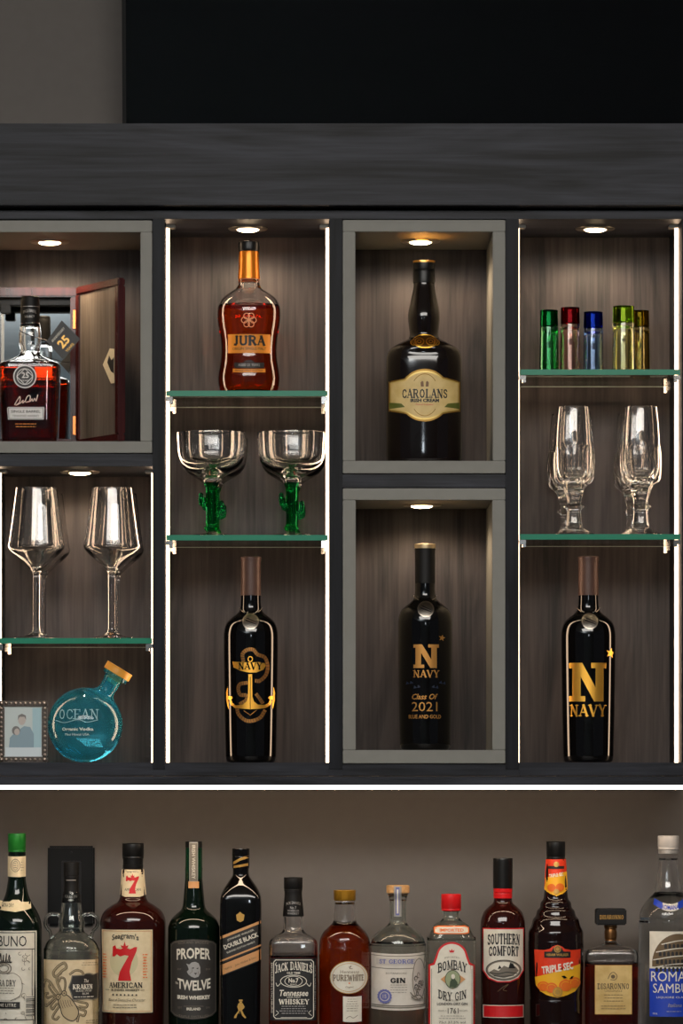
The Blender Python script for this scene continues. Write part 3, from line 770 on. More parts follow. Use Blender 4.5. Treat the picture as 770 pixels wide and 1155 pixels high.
# ---- coloured shooters, standing upside down
def shooter(cx, yd, top, hw, base_m, body_m, label):
    b = PY(Z(416), yd)
    v = Vessel('shooter_glass', label, 'glass', cx, yd, b, 'coloured shooter glasses upside down')
    v.lathe('base', [(0, top), (hw * .86, top), (hw * .93, top + 1.2, 1), (hw * .95, top + 12), (hw * .965, top + 18, 1), (hw * .6, top + 17), (0, top + 15.5)], base_m, segs=48)
    v.lathe('body', [(0, top + 17.2), (hw * .6, top + 18.7), (hw * .966, top + 19.2, 1), (hw, top + 40), (hw * 1.04, b - 1), (hw * 1.02, b), (hw * .93, b - .8), (hw * .86, top + 45), (hw * .8, top + 26), (hw * .5, top + 22.5), (0, top + 21.6)], body_m, segs=48)
def tint(n, r, g, b): return glass(n, (r, g, b, 1), 1.5)
shooter(619, .075, 350, 10.6, tint('emerald_base', .02, .4, .12), tint('emerald_body', .45, .85, .6), 'shooter glass with emerald green base, first in the row')
shooter(642.8, .075, 347, 11.2, tint('ruby_base', .42, .02, .03), tint('ruby_body', .98, .86, .82), 'shooter glass with ruby red base')
shooter(668.8, .075, 352, 11.3, tint('cobalt_base', .02, .07, .6), tint('cobalt_body', .72, .82, .96), 'shooter glass with cobalt blue base')
shooter(703, .06, 345.5, 12.6, tint('lime_base', .48, .72, .06), tint('lime_body', .97, .98, .8), 'shooter glass with lime green base, in front of the olive one')
shooter(721.5, .14, 350.5, 10.8, tint('olive_base', .34, .26, .02), tint('olive_body', .82, .76, .5), 'shooter glass with olive brown base, behind the lime one')

# ---- round blue bottle with tilted neck
cx, cyy, R = 96., 816.8, 42.4; yd = .078
zc = Z(860) + R * sc(yd); cyy = PY(zc, yd)
v = Vessel('vodka_bottle', 'round blue glass bottle with tilted corked neck beside the photo frame', 'bottle', cx, yd, PY(Z(860), yd))
def tilted(bm, deg=31.5):
    c0 = Vector((X(cx, yd), yd, zc))
    bmesh.ops.transform(bm, verts=bm.verts, matrix=Matrix.Translation(c0) @ Matrix.Rotation(math.radians(deg), 4, 'Y') @ Matrix.Translation(-c0))
sp = [(13.2, cyy - 67), (14.6, cyy - 66), (14.6, cyy - 63, 1), (11, cyy - 61), (9.8, cyy - 52), (10.4, cyy - 44), (15, cyy - 39.7)]
sp += [(R * math.sin(math.radians(t)), cyy - R * math.cos(math.radians(t))) for t in range(26, 176, 6)] + [(3, cyy + R * .998), (0, cyy + R)]
bm = bmesh.new(); P = smooth_prof(sp, 2); v.island(bm, P, rnd, 72)
cav = [(0, cyy - 60), (6.6, cyy - 60), (6.6, cyy - 44), (13, cyy - 35.5)] + [((R - 2.5) * math.sin(math.radians(t)), cyy - (R - 2.5) * math.cos(math.radians(t))) for t in range(26, 46, 5)]
cav += [(0, cav[-1][1])]
v.island(bm, cav, rnd, 72, flip=True)
tilted(bm); finish(bm, 'glass_body', M_blue, v.root)
bm = bmesh.new(); v.island(bm, smooth_prof([(0, cyy - 75.5), (15, cyy - 75.5), (16, cyy - 74.5, 1), (16, cyy - 67.6), (15.4, cyy - 67, 1), (0, cyy - 67)]), rnd, 40); tilted(bm)
v.prof = [(math.sqrt(max(R * R - (y * y), .01)), cyy + y) for y in [i * .5 for i in range(-84, 85)]]; v.shape = rnd
cork = finish(bm, 'cork_stopper', pbr('amber_wood', lin(226, 158, 62), .4), v.root)
bm = bmesh.new(); v.island(bm, [(0, cyy - 66.9), (6.4, cyy - 66.9), (6.2, cyy - 56), (0, cyy - 56)], rnd, 32); tilted(bm); finish(bm, 'plug', M_cork, cork)
d = Decal(v, True, 4)
M_frost = pbr('frosted_print', lin(150, 186, 190), .5)
d.slab('OCEAN', 89.5, 806, 49, 11, 1, wt=.6); d.curve([(65, 813), (75, 815.5), (90, 812), (100, 815), (112, 812.5)], .8, 1)
d.text('Organic Vodka', 89, 823.2, 37, 4.6, 0, bold=.03); d.text('Maui Hawaii USA', 88.5, 828.6, 28, 2.6, 0)
d.done('lettering', [M_white, M_frost])

# ---- small ornate photo frame
yd = .035; k = sc(yd); fx0, fx1, ft, fb = -1.6, 53.5, 790.5, PY(Z(860), yd)
f = thing('photo_frame', 'small ornate pewter photo frame with a family snapshot beside the blue bottle', 'picture frame', (X(26, yd), yd, Z(860)))
M_frame = pbr('tarnished_pewter', lin(92, 84, 78), .32, 1.)
bm = bmesh.new()
zt_, zb_ = Z(ft, yd), Z(860)
xa, xb = X(fx0, yd), X(fx1, yd); t = 6.6 * k
box(bm, xa, xb, yd, yd + .008, zt_ - t, zt_, .0015); box(bm, xa, xb, yd, yd + .008, zb_, zb_ + t, .0015)
box(bm, xa, xa + t, yd, yd + .008, zb_ + t, zt_ - t, .0015); box(bm, xb - t, xb, yd, yd + .008, zb_ + t, zt_ - t, .0015)
finish(bm, 'frame', M_frame, f)
bm = bmesh.new()
def bead(x, z, r):
    g = bmesh.ops.create_uvsphere(bm, u_segments=10, v_segments=6, radius=r)
    for q_ in g['verts']: q_.co = (x + q_.co.x, yd - .0005 + q_.co.y * .6, z + q_.co.z)
n = 9
for i in range(n + 1):
    x = xa + t * .5 + (xb - xa - t) * i / n; r = .0034 if i in (0, n) else (.0026 if i % 2 else .0019)
    bead(x, zt_ - t * .42, r); bead(x, zb_ + t * .5, r)
n = 12
for i in range(1, n):
    z = zb_ + t * .5 + (zt_ - zb_ - t) * i / n; r = .0026 if i % 2 else .0019
    bead(xa + t * .45, z, r); bead(xb - t * .45, z, r)
finish(bm, 'scroll_border', pbr('worn_pewter', lin(176, 158, 144), .3, 1.), f)
bm = bmesh.new(); box(bm, xa + t * .9, xb - t * .9, yd + .003, yd + .0055, zb_ + t * .9, zt_ - t * .9)
ph = finish(bm, 'photograph', pbr('photo_paper', lin(206, 216, 214), .25, coat=.3), f, smooth=False)
d = FlatDecal((X(26, yd), yd + .003, Z(826, yd)), k, f, 26, 826)
d.rect(36.5, 46.5, 798.5, 855, 1); d.rect(6.2, 46.5, 843, 855, 4)
d.poly([(14, 843), (15, 830), (20, 824), (27, 819), (34, 820), (38, 828), (38, 843)], 2)
d.poly([(10, 843), (11, 832), (15, 828), (24, 829), (27, 843)], 2)
d.ell(24.6, 811.5, 4.3, 6.2, 3); d.poly([(20, 812), (20.5, 807), (24.5, 805), (29, 807), (29.4, 812), (27.5, 808.5), (22, 808.5)], 5)
d.ell(18, 824, 4.6, 5, 5); d.ell(19, 825.4, 3, 3.8, 3)
d.done('snapshot_print', [M_white, pbr('photo_blue', lin(168, 200, 208), .4), pbr('photo_denim', lin(140, 164, 176), .4), pbr('photo_skin', lin(196, 184, 176), .4), pbr('photo_pale', lin(214, 224, 228), .4), pbr('photo_dark', lin(124, 122, 118), .4)], ph)
bm = bmesh.new(); bar(bm, (X(26, yd), yd + .0085, Z(812, yd)), (X(26, yd), yd + .05, Z(860) + .002), .0018); finish(bm, 'easel_leg', M_frame, f)

# ---- cream-label liqueur bottle
yd = .085; zb2 = Z(521 - .3) 
v = Vessel('liqueur_bottle', 'dark liqueur bottle with ornate cream label in the upper greige box', 'bottle', 478, yd, PY(zb2, yd)); b = v.bpy_
M_choc = pbr('chocolate_glass', lin(20, 13, 11), .07, spec=.5)
flat = squarish(380, 402, 2.4, .72)
v.lathe('glass_body', [(10, 300), (11.4, 318, 1), (12, 325), (14.6, 338), (17.2, 350), (17.9, 359), (17, 368), (16, 376), (16.4, 380, 1), (19, 383), (29, 388), (37.5, 393.5), (41.6, 401), (42.6, 412), (42.7, 440), (42.6, 480), (42.2, b - 8), (40, b - 1.5), (37, b)], M_choc, flat, keep=True)
v.lathe('cap', [(11, 295.2, 1), (12.3, 296.2), (12.4, 300), (12, 304, 1), (12.4, 304.6, 1), (12.4, 318.5), (11.6, 319.5, 1)], M_black)
bm = bmesh.new(); v.island(bm, smooth_prof([(0, 294.2), (11.6, 294.3), (12.5, 295, 1), (12.5, 296.8, 1), (11, 297, 1)]), rnd, 48); finish(bm, 'cap_disc', pbr('gold_cap', lin(236, 180, 92), .35, 1.), v.root)
d = Decal(v, True, 3)
band = [(437.5, 432), (449, 430.8), (453.5, 429.5)]
elt = [(478 + 29 * math.cos(math.radians(a)), 448.3 - 29.6 * math.sin(math.radians(a))) for a in range(140, 39, -6)]
elb = [(478 + 29 * math.cos(math.radians(a)), 448.3 - 29.6 * math.sin(math.radians(a))) for a in range(-45, -136, -6)]
out = [(437.8, 432)] + elt + [(518.4, 432), (518.4, 465.5)] + elb + [(437.8, 465.5)]
d.poly(out, 0, 0)
inn = [(478 + (x - 478) * .965, 448.3 + (y - 448.3) * .93) for x, y in out]; d.poly(inn, 1, 1)
inn = [(478 + (x - 478) * .935, 448.3 + (y - 448.3) * .86) for x, y in out]; d.poly(inn, 2, 2)
d.poly([(438.5, 455.5), (452, 457.5), (456, 461.5), (438.5, 462.8)], 3, 3); d.poly([(517.8, 455.5), (504, 457.5), (500, 461.5), (517.8, 462.8)], 3, 3)
d.ring(478, 446, 15.5, 21.5, .8, 0, 3, 40, 140); d.ring(478, 450, 15.5, 21.5, .8, 0, 3, 220, 320)
d.slab('CAROLANS', 478, 446.5, 55, 9.4, 4, wt=1.05); d.text('IRISH CREAM', 478, 454.2, 33, 4, 4, bold=.05); d.text('Finest Liqueur', 478, 459, 20, 2.4, 5)
for s_ in (-1, 1):
    d.poly([(478 + s_ * 1, 438.8), (478 + s_ * 1.4, 433.5), (478 + s_ * 2.8, 432.3), (478 + s_ * 4.6, 434.2), (478 + s_ * 4.2, 438.8)], 6, 3)
d.done('front_label', [pbr('label_gold_edge', lin(150, 112, 40), .4, .5), pbr('label_gold_line', lin(220, 190, 110), .4, .4), mottled('label_cream', lin(216, 186, 118), lin(226, 198, 134), 80, .5, .01), pbr('label_green', lin(96, 104, 40), .5), M_ink, M_red, pbr('label_brown', lin(120, 80, 40), .5)])
d = Decal(v, True, 2)
d.ell(478.5, 387.5, 13, 7, 0); 
for s_ in (-1, 1):
    d.ring(478.5 + s_ * 6.5, 387.5, 5, 4.6, 1.5, 1, 3); d.ring(478.5 + s_ * 13, 388.5, 3, 3.4, 1.3, 1, 3); d.ring(478.5 + s_ * 6.5, 387.5, 2, 2, 1, 1, 3)
d.ring(478.5, 387, 14, 8, 1.2, 1, 2)
d.done('gold_medallion', [pbr('emblem_dark', lin(120, 78, 34), .4, .8), M_gold])
d = Decal(v, True, 3)
d.curve([(465, 500), (470, 492), (478, 487), (484, 489), (490, 486), (487, 494), (480, 497), (472, 503), (466, 505)], 1.6); d.strokes([(464, 508), (492, 506)], 1.2); d.curve([(468, 512), (476, 510), (484, 513), (490, 510)], 1.2)
d.done('moulded_relief', [M_choc])

# ---- black wine bottles with gold print
def wine(cx, yd, base_py, top_py, label, capm, rim=None):
    zb3 = Z(base_py); b = PY(zb3, yd); o = b - 858.7
    v = Vessel('wine_bottle', label, 'bottle', cx, yd, b, 'black engraved wine bottles')
    q = lambda l: [(h, y + o) + tuple(r) for h, y, *r in l]
    v.lathe('glass_body', q([(10, 640), (11, 668, 1), (11.3, 680), (12.3, 686.5), (15.5, 691), (22, 696), (27.6, 702), (30.2, 711), (30.6, 724), (30.2, 760), (29.4, 810), (28.6, 846), (28, 854), (26.6, 857.8), (24, 858.7)]), M_bottle_black, keep=True, segs=72)
    v.lathe('capsule', q([(9.5, 626.4), (11.2, 626.8, 1), (11.8, 628), (11.6, 632, 1), (11.2, 633), (11.4, 668), (11.5, 669, 1), (11, 669.3)]), capm)
    if rim: v.lathe('capsule_rim', q([(9.8, 626), (11.6, 626.3, 1), (12, 627.6), (11.9, 631.3, 1), (11.5, 631.5)]), rim)
    # hanging pewter medal on a fine chain
    my, k = 700.5 + o, v.k
    bm = bmesh.new()
    pts = []
    for i in range(25):
        a = PI * (i / 24); r_ = 13.2 - 0
        pts.append(v.at(math.cos(a) * 12.6, 684.5 + o + 7.6 * math.sin(a) ** 1.5, -math.sin(a) * 13.9 * k - .0008))
    tube(bm, pts, .0007, 6); md = finish(bm, 'medal_chain', M_pewter, v.root)
    d = Decal(v, True, 2)
    d.ell(cx, my, 9.4, 9.4, 0, 3); d.ring(cx, my, 8.6, 8.6, 1.5, 1, 4); d.poly([(cx - 7, my - 3), (cx - 3, my - 4.2), (cx + 6.5, my + 1), (cx + 6, my + 3.5), (cx - 5, my)], 2, 5); d.strokes([(cx - 6, my - 3), (cx + 6, my + 2)], .8, 1, 6); d.strokes([(cx - 5, my + .6), (cx + 5, my + 4)], .6, 1, 6)
    d.done('medal', [pbr('medal_field', lin(130, 124, 116), .4, 1.), M_pewter, M_ink], md)
    return v, o
def block_n(d, x0, x1, top, bot, m, lift):
    w, h = x1 - x0, bot - top
    P_ = lambda l: [(x0 + a * w, bot - c_ * h) for a, c_ in l]
    d.poly(P_([(0, 1), (.34, 1), (.70, .36), (.70, .86), (.58, .86), (.58, 1), (1, 1), (1, .86), (.92, .86), (.92, 0), (.66, 0), (.30, .64), (.30, .14), (.42, .14), (.42, 0), (0, 0), (0, .14), (.08, .14), (.08, .86), (0, .86)]), m, lift)
def star(d, cx, cy, r, m, lift): d.poly([(cx + (r if i % 2 == 0 else r * .42) * math.sin(i * PI / 5 + .2), cy - (r if i % 2 == 0 else r * .42) * math.cos(i * PI / 5 + .2)) for i in range(10)], m, lift)

v, o = wine(282.8, .08, 859.8, 627, 'black wine bottle with gold anchor and rope, under the margarita shelf', M_capsule_brown)
M_rope = pbr('rope_print', lin(176, 120, 58), .4, .8)
d = Decal(v, True, 3); A_ = lambda l: [(235 + a / 7.7, 680 + c_ / 7.7 + o) for a, c_ in l]
def rope(pts, w, l):
    p = smooth_raw(A_(pts), 6); d.strokes(p, w, 1, l)
    acc = 0
    for (xa_, ya_), (xb_, yb_) in zip(p, p[1:]):
        L_ = math.hypot(xb_ - xa_, yb_ - ya_); acc += L_
        if acc > 1.9:
            acc = 0; nx, ny = -(yb_ - ya_) / L_, (xb_ - xa_) / L_
            d.strokes([(xa_ - nx * w * .5, ya_ - ny * w * .5), (xa_ + nx * w * .5 + .5, ya_ + ny * w * .5 + .5)], .55, 2, l + 1)
rope([(305, 500), (300, 440), (340, 405), (390, 405), (430, 445), (490, 470), (515, 540), (500, 620), (450, 670), (415, 672)], 4, 1)
rope([(335, 690), (280, 700), (262, 740), (280, 790), (330, 800), (330, 840), (280, 870)], 4, 1)
rope([(250, 900), (265, 960), (320, 1010), (380, 1018), (450, 990), (490, 930)], 4, 1)
rope([(420, 790), (450, 830), (470, 860)], 4, 1)
d.poly(A_([(350, 615), (382, 615), (386, 880), (366, 918), (344, 880)]), 0, 4)
d.poly(A_([(346, 810), (334, 850), (298, 880), (240, 884), (212, 862), (200, 830), (186, 850), (200, 880), (232, 906), (290, 912), (366, 918), (366, 880)]), 0, 4)
d.poly(A_([(386, 810), (398, 850), (432, 878), (490, 880), (524, 862), (538, 830), (552, 850), (538, 880), (500, 906), (440, 914), (366, 918), (366, 880)]), 0, 4)
for s_ in (-1, 1):
    F_ = lambda l: A_([(367 + s_ * (a_ - 367), c_) for a_, c_ in l])
    d.poly(F_([(566, 720), (578, 770), (578, 830), (566, 890), (556, 918), (554, 880), (560, 830), (562, 780)]), 0, 5)
    d.poly(F_([(560, 800), (528, 806), (520, 820), (538, 838), (560, 830)]), 0, 5)
d.strokes(A_([(366, 640), (366, 915)]), .7, 3, 5)
d.strokes(A_([(310, 930), (366, 968), (420, 925)]), .8, 1, 4)
d.poly(A_([(212, 505), (300, 512), (366, 514), (440, 510), (490, 520), (500, 540), (480, 575), (420, 600), (360, 602), (280, 585), (220, 555)]), 0, 6)
d.slab('NAVY', 235 + 365 / 7.7, 680 + 545 / 7.7 + o, 28, 7.2, 3, lift=7, wt=1.1)
d.ring(235 + 366 / 7.7, 680 + 485 / 7.7 + o, 2.4, 2.8, 1, 0, 6)
d.done('gold_print', [M_gold, M_rope, M_ink, M_bottle_black])

v, o = wine(479.3, .08, 845.8, 612, 'black wine bottle lettered class of 2021 in the lower greige box', M_black_matt, pbr('pale_gold_rim', lin(214, 190, 150), .35, .8))
d = Decal(v, True, 3); C_ = lambda x, y: (380 + x / 3.395, 540 + y / 3.395)
x0, t0 = C_(290, 637); x1, b0 = C_(387, 727); block_n(d, x0, x1, t0, b0, 0, 1)
star(d, *C_(399, 612), 4, 0, 1)
d.slab('NAVY', *C_(339, 749), 31, 7.6, 0, lift=1, wt=1.05)
for s_ in (-1, 1):
    for i in range(4):
        xx, yy = C_(338 + s_ * (20 + i * 14), 800 - i * 8 + (i % 2) * 10); d.poly([(xx, yy), (xx + s_ * 3.2, yy - 2.6), (xx + s_ * 4, yy + 1)], 1, 1)
d.text('Class Of', *C_(333, 836), 30, 6.4, 0, shear=.3, bold=.02, lift=1)
d.text('2021', *C_(332, 874), 30, 10.5, 0, lift=1); d.text('BLUE AND GOLD', *C_(333, 912), 39, 4.4, 0, lift=1, bold=.02)
d.done('gold_print', [pbr('matt_gold_print', lin(196, 140, 70), .45, .6), pbr('navy_print', lin(22, 34, 56), .5)])

v, o = wine(663.3, .08, 859.6, 626, 'black wine bottle with large gold N, under the crystal flutes', M_capsule_brown)
d = Decal(v, True, 3); C_ = lambda x, y: (575 + x / 3.851, 600 + y / 3.851)
x0, t0 = C_(252, 571); x1, b0 = C_(412, 738); block_n(d, x0, x1, t0, b0, 0, 1)
star(d, *C_(432, 528), 6, 0, 1); d.slab('NAVY', *C_(331, 777), 45, 12.4, 0, lift=1, wt=1.05)
d.done('gold_print', [M_gold])
# ================================================================== the row of bottles on the worktop
M_whisky = glass('light_amber_spirit', (.86, .30, .07, 1), .9)
M_disa = glass('amaretto_spirit', (.72, .20, .04, 1), .9)
M_spirit = glass('clear_spirit', (.97, .98, .97, 1), .9)
M_green_dark = pbr('dark_green_glass', lin(8, 20, 12), .05)
M_green_neck = pbr('green_bottle_glass', lin(12, 60, 34), .06, trans=.3)
M_red_brown = pbr('red_brown_glass', lin(44, 12, 8), .05)
M_green_cap = pbr('green_cap', lin(30, 116, 40), .35, .2)
M_gold_cap = pbr('gold_screw_cap', lin(214, 158, 52), .35, .7)
M_red_cap = pbr('red_cap', lin(214, 24, 28), .35)
M_grey_label = pbr('charcoal_label', lin(52, 49, 46), .6)
M_orange = pbr('orange_print', lin(232, 112, 30), .5)
M_yellow = pbr('yellow_print', lin(242, 180, 34), .5)
M_flame = pbr('flame_print', lin(224, 58, 22), .5)
M_blue_print = pbr('blue_print', lin(24, 62, 180), .5)
M_violet = pbr('violet_print', lin(104, 108, 168), .5)
M_sepia = pbr('sepia_ink', lin(108, 88, 62), .6)
M_tan = pbr('tan_print', lin(206, 150, 96), .5)

def counter_bottle(label, cx, yd, name='liquor_bottle'):
    return Vessel(name, label, 'bottle', cx, yd, PY(COUNTER, yd), 'liquor bottles on the worktop')
def screw_cap(v, hw, top, bot, mat, ribs=26, name='cap'):
    bm = bmesh.new()
    v.island(bm, smooth_prof([(0, top), (hw * .9, top), (hw, top + 1, 1), (hw, bot - 3, 1), (hw * .97, bot - 2.6, 1), (hw * .99, bot - .3), (hw * .9, bot, 1)]), rnd, ribs * 4, lambda py: (ribs, .035 if top + 1.5 < py < bot - 3 else 0))
    return finish(bm, name, mat, v.root, angle=50)

# ---- vermouth with green cap
v = counter_bottle('dark green vermouth bottle with green cap and pale engraved label, far left', 19, .11); b = v.bpy_
v.lathe('glass_body', [(8, 955), (9.6, 964, 1), (9.8, 988), (10.4, 995), (12.8, 1008), (17, 1018), (22.5, 1027), (26.4, 1036), (28, 1046), (28.4, 1060), (28.4, b - 8), (27, b - 1), (24, b)], M_green_dark, keep=True)
screw_cap(v, 10.1, 940, 961, M_green_cap, 30)
v.lathe('cap_ring', [(9, 960.6), (9.7, 961, 1), (9.7, 965, 1), (9, 965.4)], M_green_dark)
d = Decal(v, True); d.rect(8.9, 29.2, 965.5, 988.5, 0, bow=.5); d.ring(18, 976, 5, 7, .8, 1); d.ring(18, 976, 3, 5, .6, 1); d.lines(18, 976, 5, 3, 2.4, 1, .7, 3); d.lines(25.5, 977, 3.4, 4, 3, 1, .5, 4); d.done('neck_label', [M_cream, M_grey_ink])
d = Decal(v, True, 2.5)
pts = [(2 + i * 3.5, 1017.5 - 3.2 * (i / 9 - .5) ** 2 * 4 + (3 if i in (4, 5) else 0) * -1) for i in range(10)]
top = [(-1, 1015), (5, 1016.6), (12, 1016.4), (15, 1014.4), (22, 1014.4), (25, 1016.6), (31, 1016.8), (35, 1016.5)]
bot = [(36, 1024), (30, 1026), (24, 1027), (19, 1028), (14, 1027.4), (6, 1026.6), (-2, 1025)]
d.poly(top + bot, 0); d.text('EXTRA DRY', 9, 1020.6, 17, 4, 1); d.done('shoulder_label', [M_cream, M_ink])
d = Decal(v, False, 3)
L0 = -7.5
d.rect(L0, 42.4, 1049, 1176, 0); d.strokes([(L0 + .8, 1051), (40.6, 1051), (40.6, 1170)], .9, 1)
d.strokes([(L0 + .8, 1069.5), (40.6, 1069.5)], .9, 1); d.strokes([(37.6, 1070), (37.6, 1146)], .6, 1)
d.text('TRIBUNO', 6.5, 1060.5, 52, 12, 1, bold=.0, wrap=True)
# engraved crest, scrolls and fine print
for i in range(5): d.curve([(6 - 9 + i * 4, 1083), (6 - 7 + i * 3.4, 1076 - (i % 2) * 1.5), (6 - 5 + i * 2.4, 1083)], .9, 1)
d.strokes([(-3.5, 1084), (15, 1084)], 1.3, 1); d.ring(6, 1091, 8.6, 6, 1, 2); d.ring(6, 1091, 5.5, 4, .8, 2)
rg = random.Random(4)
for i in range(46):
    x, y = rg.uniform(-4, 36), rg.uniform(1074, 1164)
    if 2 < x < 24 and 1098 < y < 1124: continue
    if 1128 < y < 1136: continue
    r = rg.uniform(1.2, 3); d.ring(x, y, r, r * rg.uniform(.6, 1.2), .55, 2, 8, rg.uniform(0, 180), rg.uniform(200, 380), 10)
d.poly([(-5, 1100), (2, 1096), (10, 1097.5), (18, 1097), (25, 1102), (27, 1112), (24, 1122), (14, 1127), (-5, 1127)], 0, 9); d.curve([(10, 1097.2), (18, 1096.6), (25, 1102), (27, 1112), (24, 1122), (14, 1127)], .6, 2)
d.slab('EXTRA DRY', 5, 1107.5, 31, 6.5, 1); d.lines(6, 1116, 26, 3, 2.8, 2, .6, 6)
d.rect(-6, 24.5, 1128.6, 1135.8, 1); d.text('ONE LITRE', 8, 1132.2, 25, 3.6, 0)
d.rect(30, 38, 1122, 1145, 0, 10)
for i in range(11): d.rect(31, 40, 1123 + i * 2, 1123 + i * 2 + (1.2 if i % 3 else .6), 1, 11)
d.rect(-7, 39, 1148.5, 1157.5, 0, 10); d.strokes([(-7, 1148.5), (39, 1148.5), (39, 1157.5), (-7, 1157.5)], .8, 1)
d.done('front_label', [M_paper, M_ink, M_grey_ink])

# ---- black wall plate behind the ring-handled bottle
o_y = DEPTH + .02; px_ = lambda q_: X(q_, o_y); pz_ = lambda q_: Z(q_, o_y)
wp = thing('wall_plate', 'black switch plate on the wall behind the ring-handled rum bottle', 'wall plate', (px_(80.5), o_y, pz_(1040)))
bm = bmesh.new(); box(bm, px_(54), px_(107), o_y - .007, o_y - .0002, pz_(1044), pz_(954), .003); finish(bm, 'plate', pbr('glossy_black_plate', lin(15, 14, 14), .3, spec=.3), wp)
bm = bmesh.new(); box(bm, px_(69.5), px_(92), o_y - .0105, o_y - .006, pz_(1028), pz_(971), .0015); finish(bm, 'rocker', pbr('rocker_black', lin(18, 17, 17), .3), wp)
for q_ in (961.5, 1036.5):
    bm = bmesh.new(); bar(bm, (px_(80.5), o_y - .0078, pz_(q_)), (px_(80.5), o_y - .0068, pz_(q_)), .0022, 12); finish(bm, 'screw', M_black, wp)

# ---- ring-handled rum bottle
v = counter_bottle('pale glass rum bottle with two ring handles and octopus label', 80.5, .1); b = v.bpy_
v.filled([(9, 1006), (11.2, 1016, 1), (11.6, 1022), (13.2, 1032), (15, 1041), (14, 1047), (15, 1051), (21, 1055.5), (27.5, 1062), (30.6, 1070), (31.3, 1080), (31.3, b - 6), (30, b - 1), (27, b)], M_clear_g, None, 9999, 2.2, 1012, b - 6)
for s_ in (-1, 1):
    bm = bmesh.new(); pts = []
    for i in range(22):
        a = math.radians(-60 + 300 * i / 21)
        pts.append(v.at(s_ * (-(0) + 21.2 - 9.4 * math.cos(a)) , 1041.8 - 9.8 * math.sin(a)))
    pts = [v.at(s_ * 12.6, 1033), v.at(s_ * 16, 1030.6)] + [v.at(s_ * (21.4 + 8.6 * math.cos(math.radians(a))), 1040.6 - 10 * math.sin(math.radians(a))) for a in range(115, -66, -15)] + [v.at(s_ * 23.4, 1054), v.at(s_ * 22, 1058.5)]
    tube(bm, pts, [.0028] * len(pts), 12); bmesh.ops.recalc_face_normals(bm, faces=bm.faces); finish(bm, 'ring_handle', M_clear_g, v.root, angle=70)
v.lathe('cap', [(7, 972.2), (8.6, 972.6, 1), (8.9, 974), (8.9, 987, 1), (8.2, 987.6, 1), (8.2, 992)], M_black_matt)
P = v.prof
nk = v.lathe('neck_wrap', [(8.2, 987.8, 1), (8.5, 988.6), (8.4, 998), (9.4, 1010), (10.6, 1018.2, 1), (9.4, 1018.4)], M_black_matt, keep=True)
d = Decal(v, True); d.text('KRAKEN', 80.5, 1010.5, 14.5, 3.4, 0, bend=1); d.text('the', 80.5, 1006, 4, 2.6, 0); d.ell(80.5, 1015, 3.4, 1, 0); d.rect(75, 86, 992.2, 993, 0); d.done('neck_print', [M_silver], nk); v.prof = P
d = Decal(v, False, 3)
d.rect(49.8, 111.2, 1081.5, 1176, 0)
q = lambda l: [(40 + a / 9.62, 1060 + c_ / 9.62) for a, c_ in l]
def arm(pts, w=3.0):
    p = smooth_raw(q(pts), 4); d.strokes(p, w, 1, 2); d.strokes(p, w - 1.15, 2, 3); d.strokes([(a + .35, c_ + .2) for a, c_ in p], .4, 1, 4)
arm([(300, 560), (260, 470), (250, 400), (300, 330), (350, 290), (330, 240), (270, 270), (210, 340), (230, 390), (290, 350)])
arm([(330, 540), (340, 470), (330, 410), (290, 400), (270, 440)], 2.4)
arm([(280, 590), (220, 520), (170, 450), (120, 430), (100, 470), (95, 500)])
arm([(250, 600), (200, 560), (160, 500), (170, 470)], 2.4)
arm([(270, 620), (200, 600), (140, 620), (120, 580), (150, 570)], 2.6)
arm([(270, 640), (230, 620), (180, 660), (130, 710), (120, 690)], 2.6)
arm([(280, 680), (240, 690), (200, 740), (180, 700), (230, 640)], 2.6)
arm([(280, 700), (230, 770), (200, 830), (240, 850), (270, 820)], 2.6)
arm([(390, 360), (450, 320), (510, 330), (540, 370)], 2.6)
arm([(430, 640), (500, 660), (570, 680), (560, 720), (490, 710)], 2.6)
arm([(440, 700), (500, 740), (555, 760), (540, 810), (490, 800), (470, 870)], 2.6)
body = q([(270, 600), (300, 570), (350, 580), (400, 620), (450, 690), (482, 760), (470, 820), (430, 860), (370, 850), (310, 800), (285, 720), (265, 660)])
d.poly(smooth_raw(body + [body[0]], 4)[:-1], 2, 5); d.curve(body + [body[0]], 1.1, 1, 6)
for i in range(5): x_ = 300 + i * 26; d.curve(q([(x_ - 14, 640), (x_, 690), (x_ + 16, 728 - i * 6)]), .5, 1, 6)
for a, c_ in ((262, 605), (328, 565)): d.ell(*q([(a, c_)])[0], 3, 3.3, 1, 6); d.ell(*q([(a, c_)])[0], 2.1, 2.4, 2, 7); d.ell(*q([(a, c_)])[0], .8, .9, 1, 8)
bd = q([(372, 500), (398, 430), (410, 372), (540, 366), (560, 350), (600, 348), (640, 362), (684, 350), (690, 500), (684, 630), (640, 642), (580, 630), (420, 640), (400, 570)])
d.poly(bd, 4, 9); cx_, cy_ = q([(540, 495)])[0]; d.poly([(cx_ + (a - cx_) * .93, cy_ + (c_ - cy_) * .92) for a, c_ in bd], 3, 10)
d.slab('KRAKEN', *q([(536, 496)])[0], 25.5, 5, 5, lift=11, wt=1.1); d.text('The', *q([(565, 432)])[0], 6, 4, 5, shear=.3, lift=11); d.text('BLACK SPICED', *q([(545, 540)])[0], 20, 1.8, 5, lift=11); d.text('RUM', *q([(558, 572)])[0], 8, 2.4, 5, lift=11); d.lines(*q([(540, 605)])[0], 22, 1, 2, 5, .8, 2)
d.lines(*q([(620, 885)])[0], 14, 3, 2.4, 1, .5, 9); d.lines(*q([(600, 250)])[0], 18, 2, 2.6, 1, .4, 9)
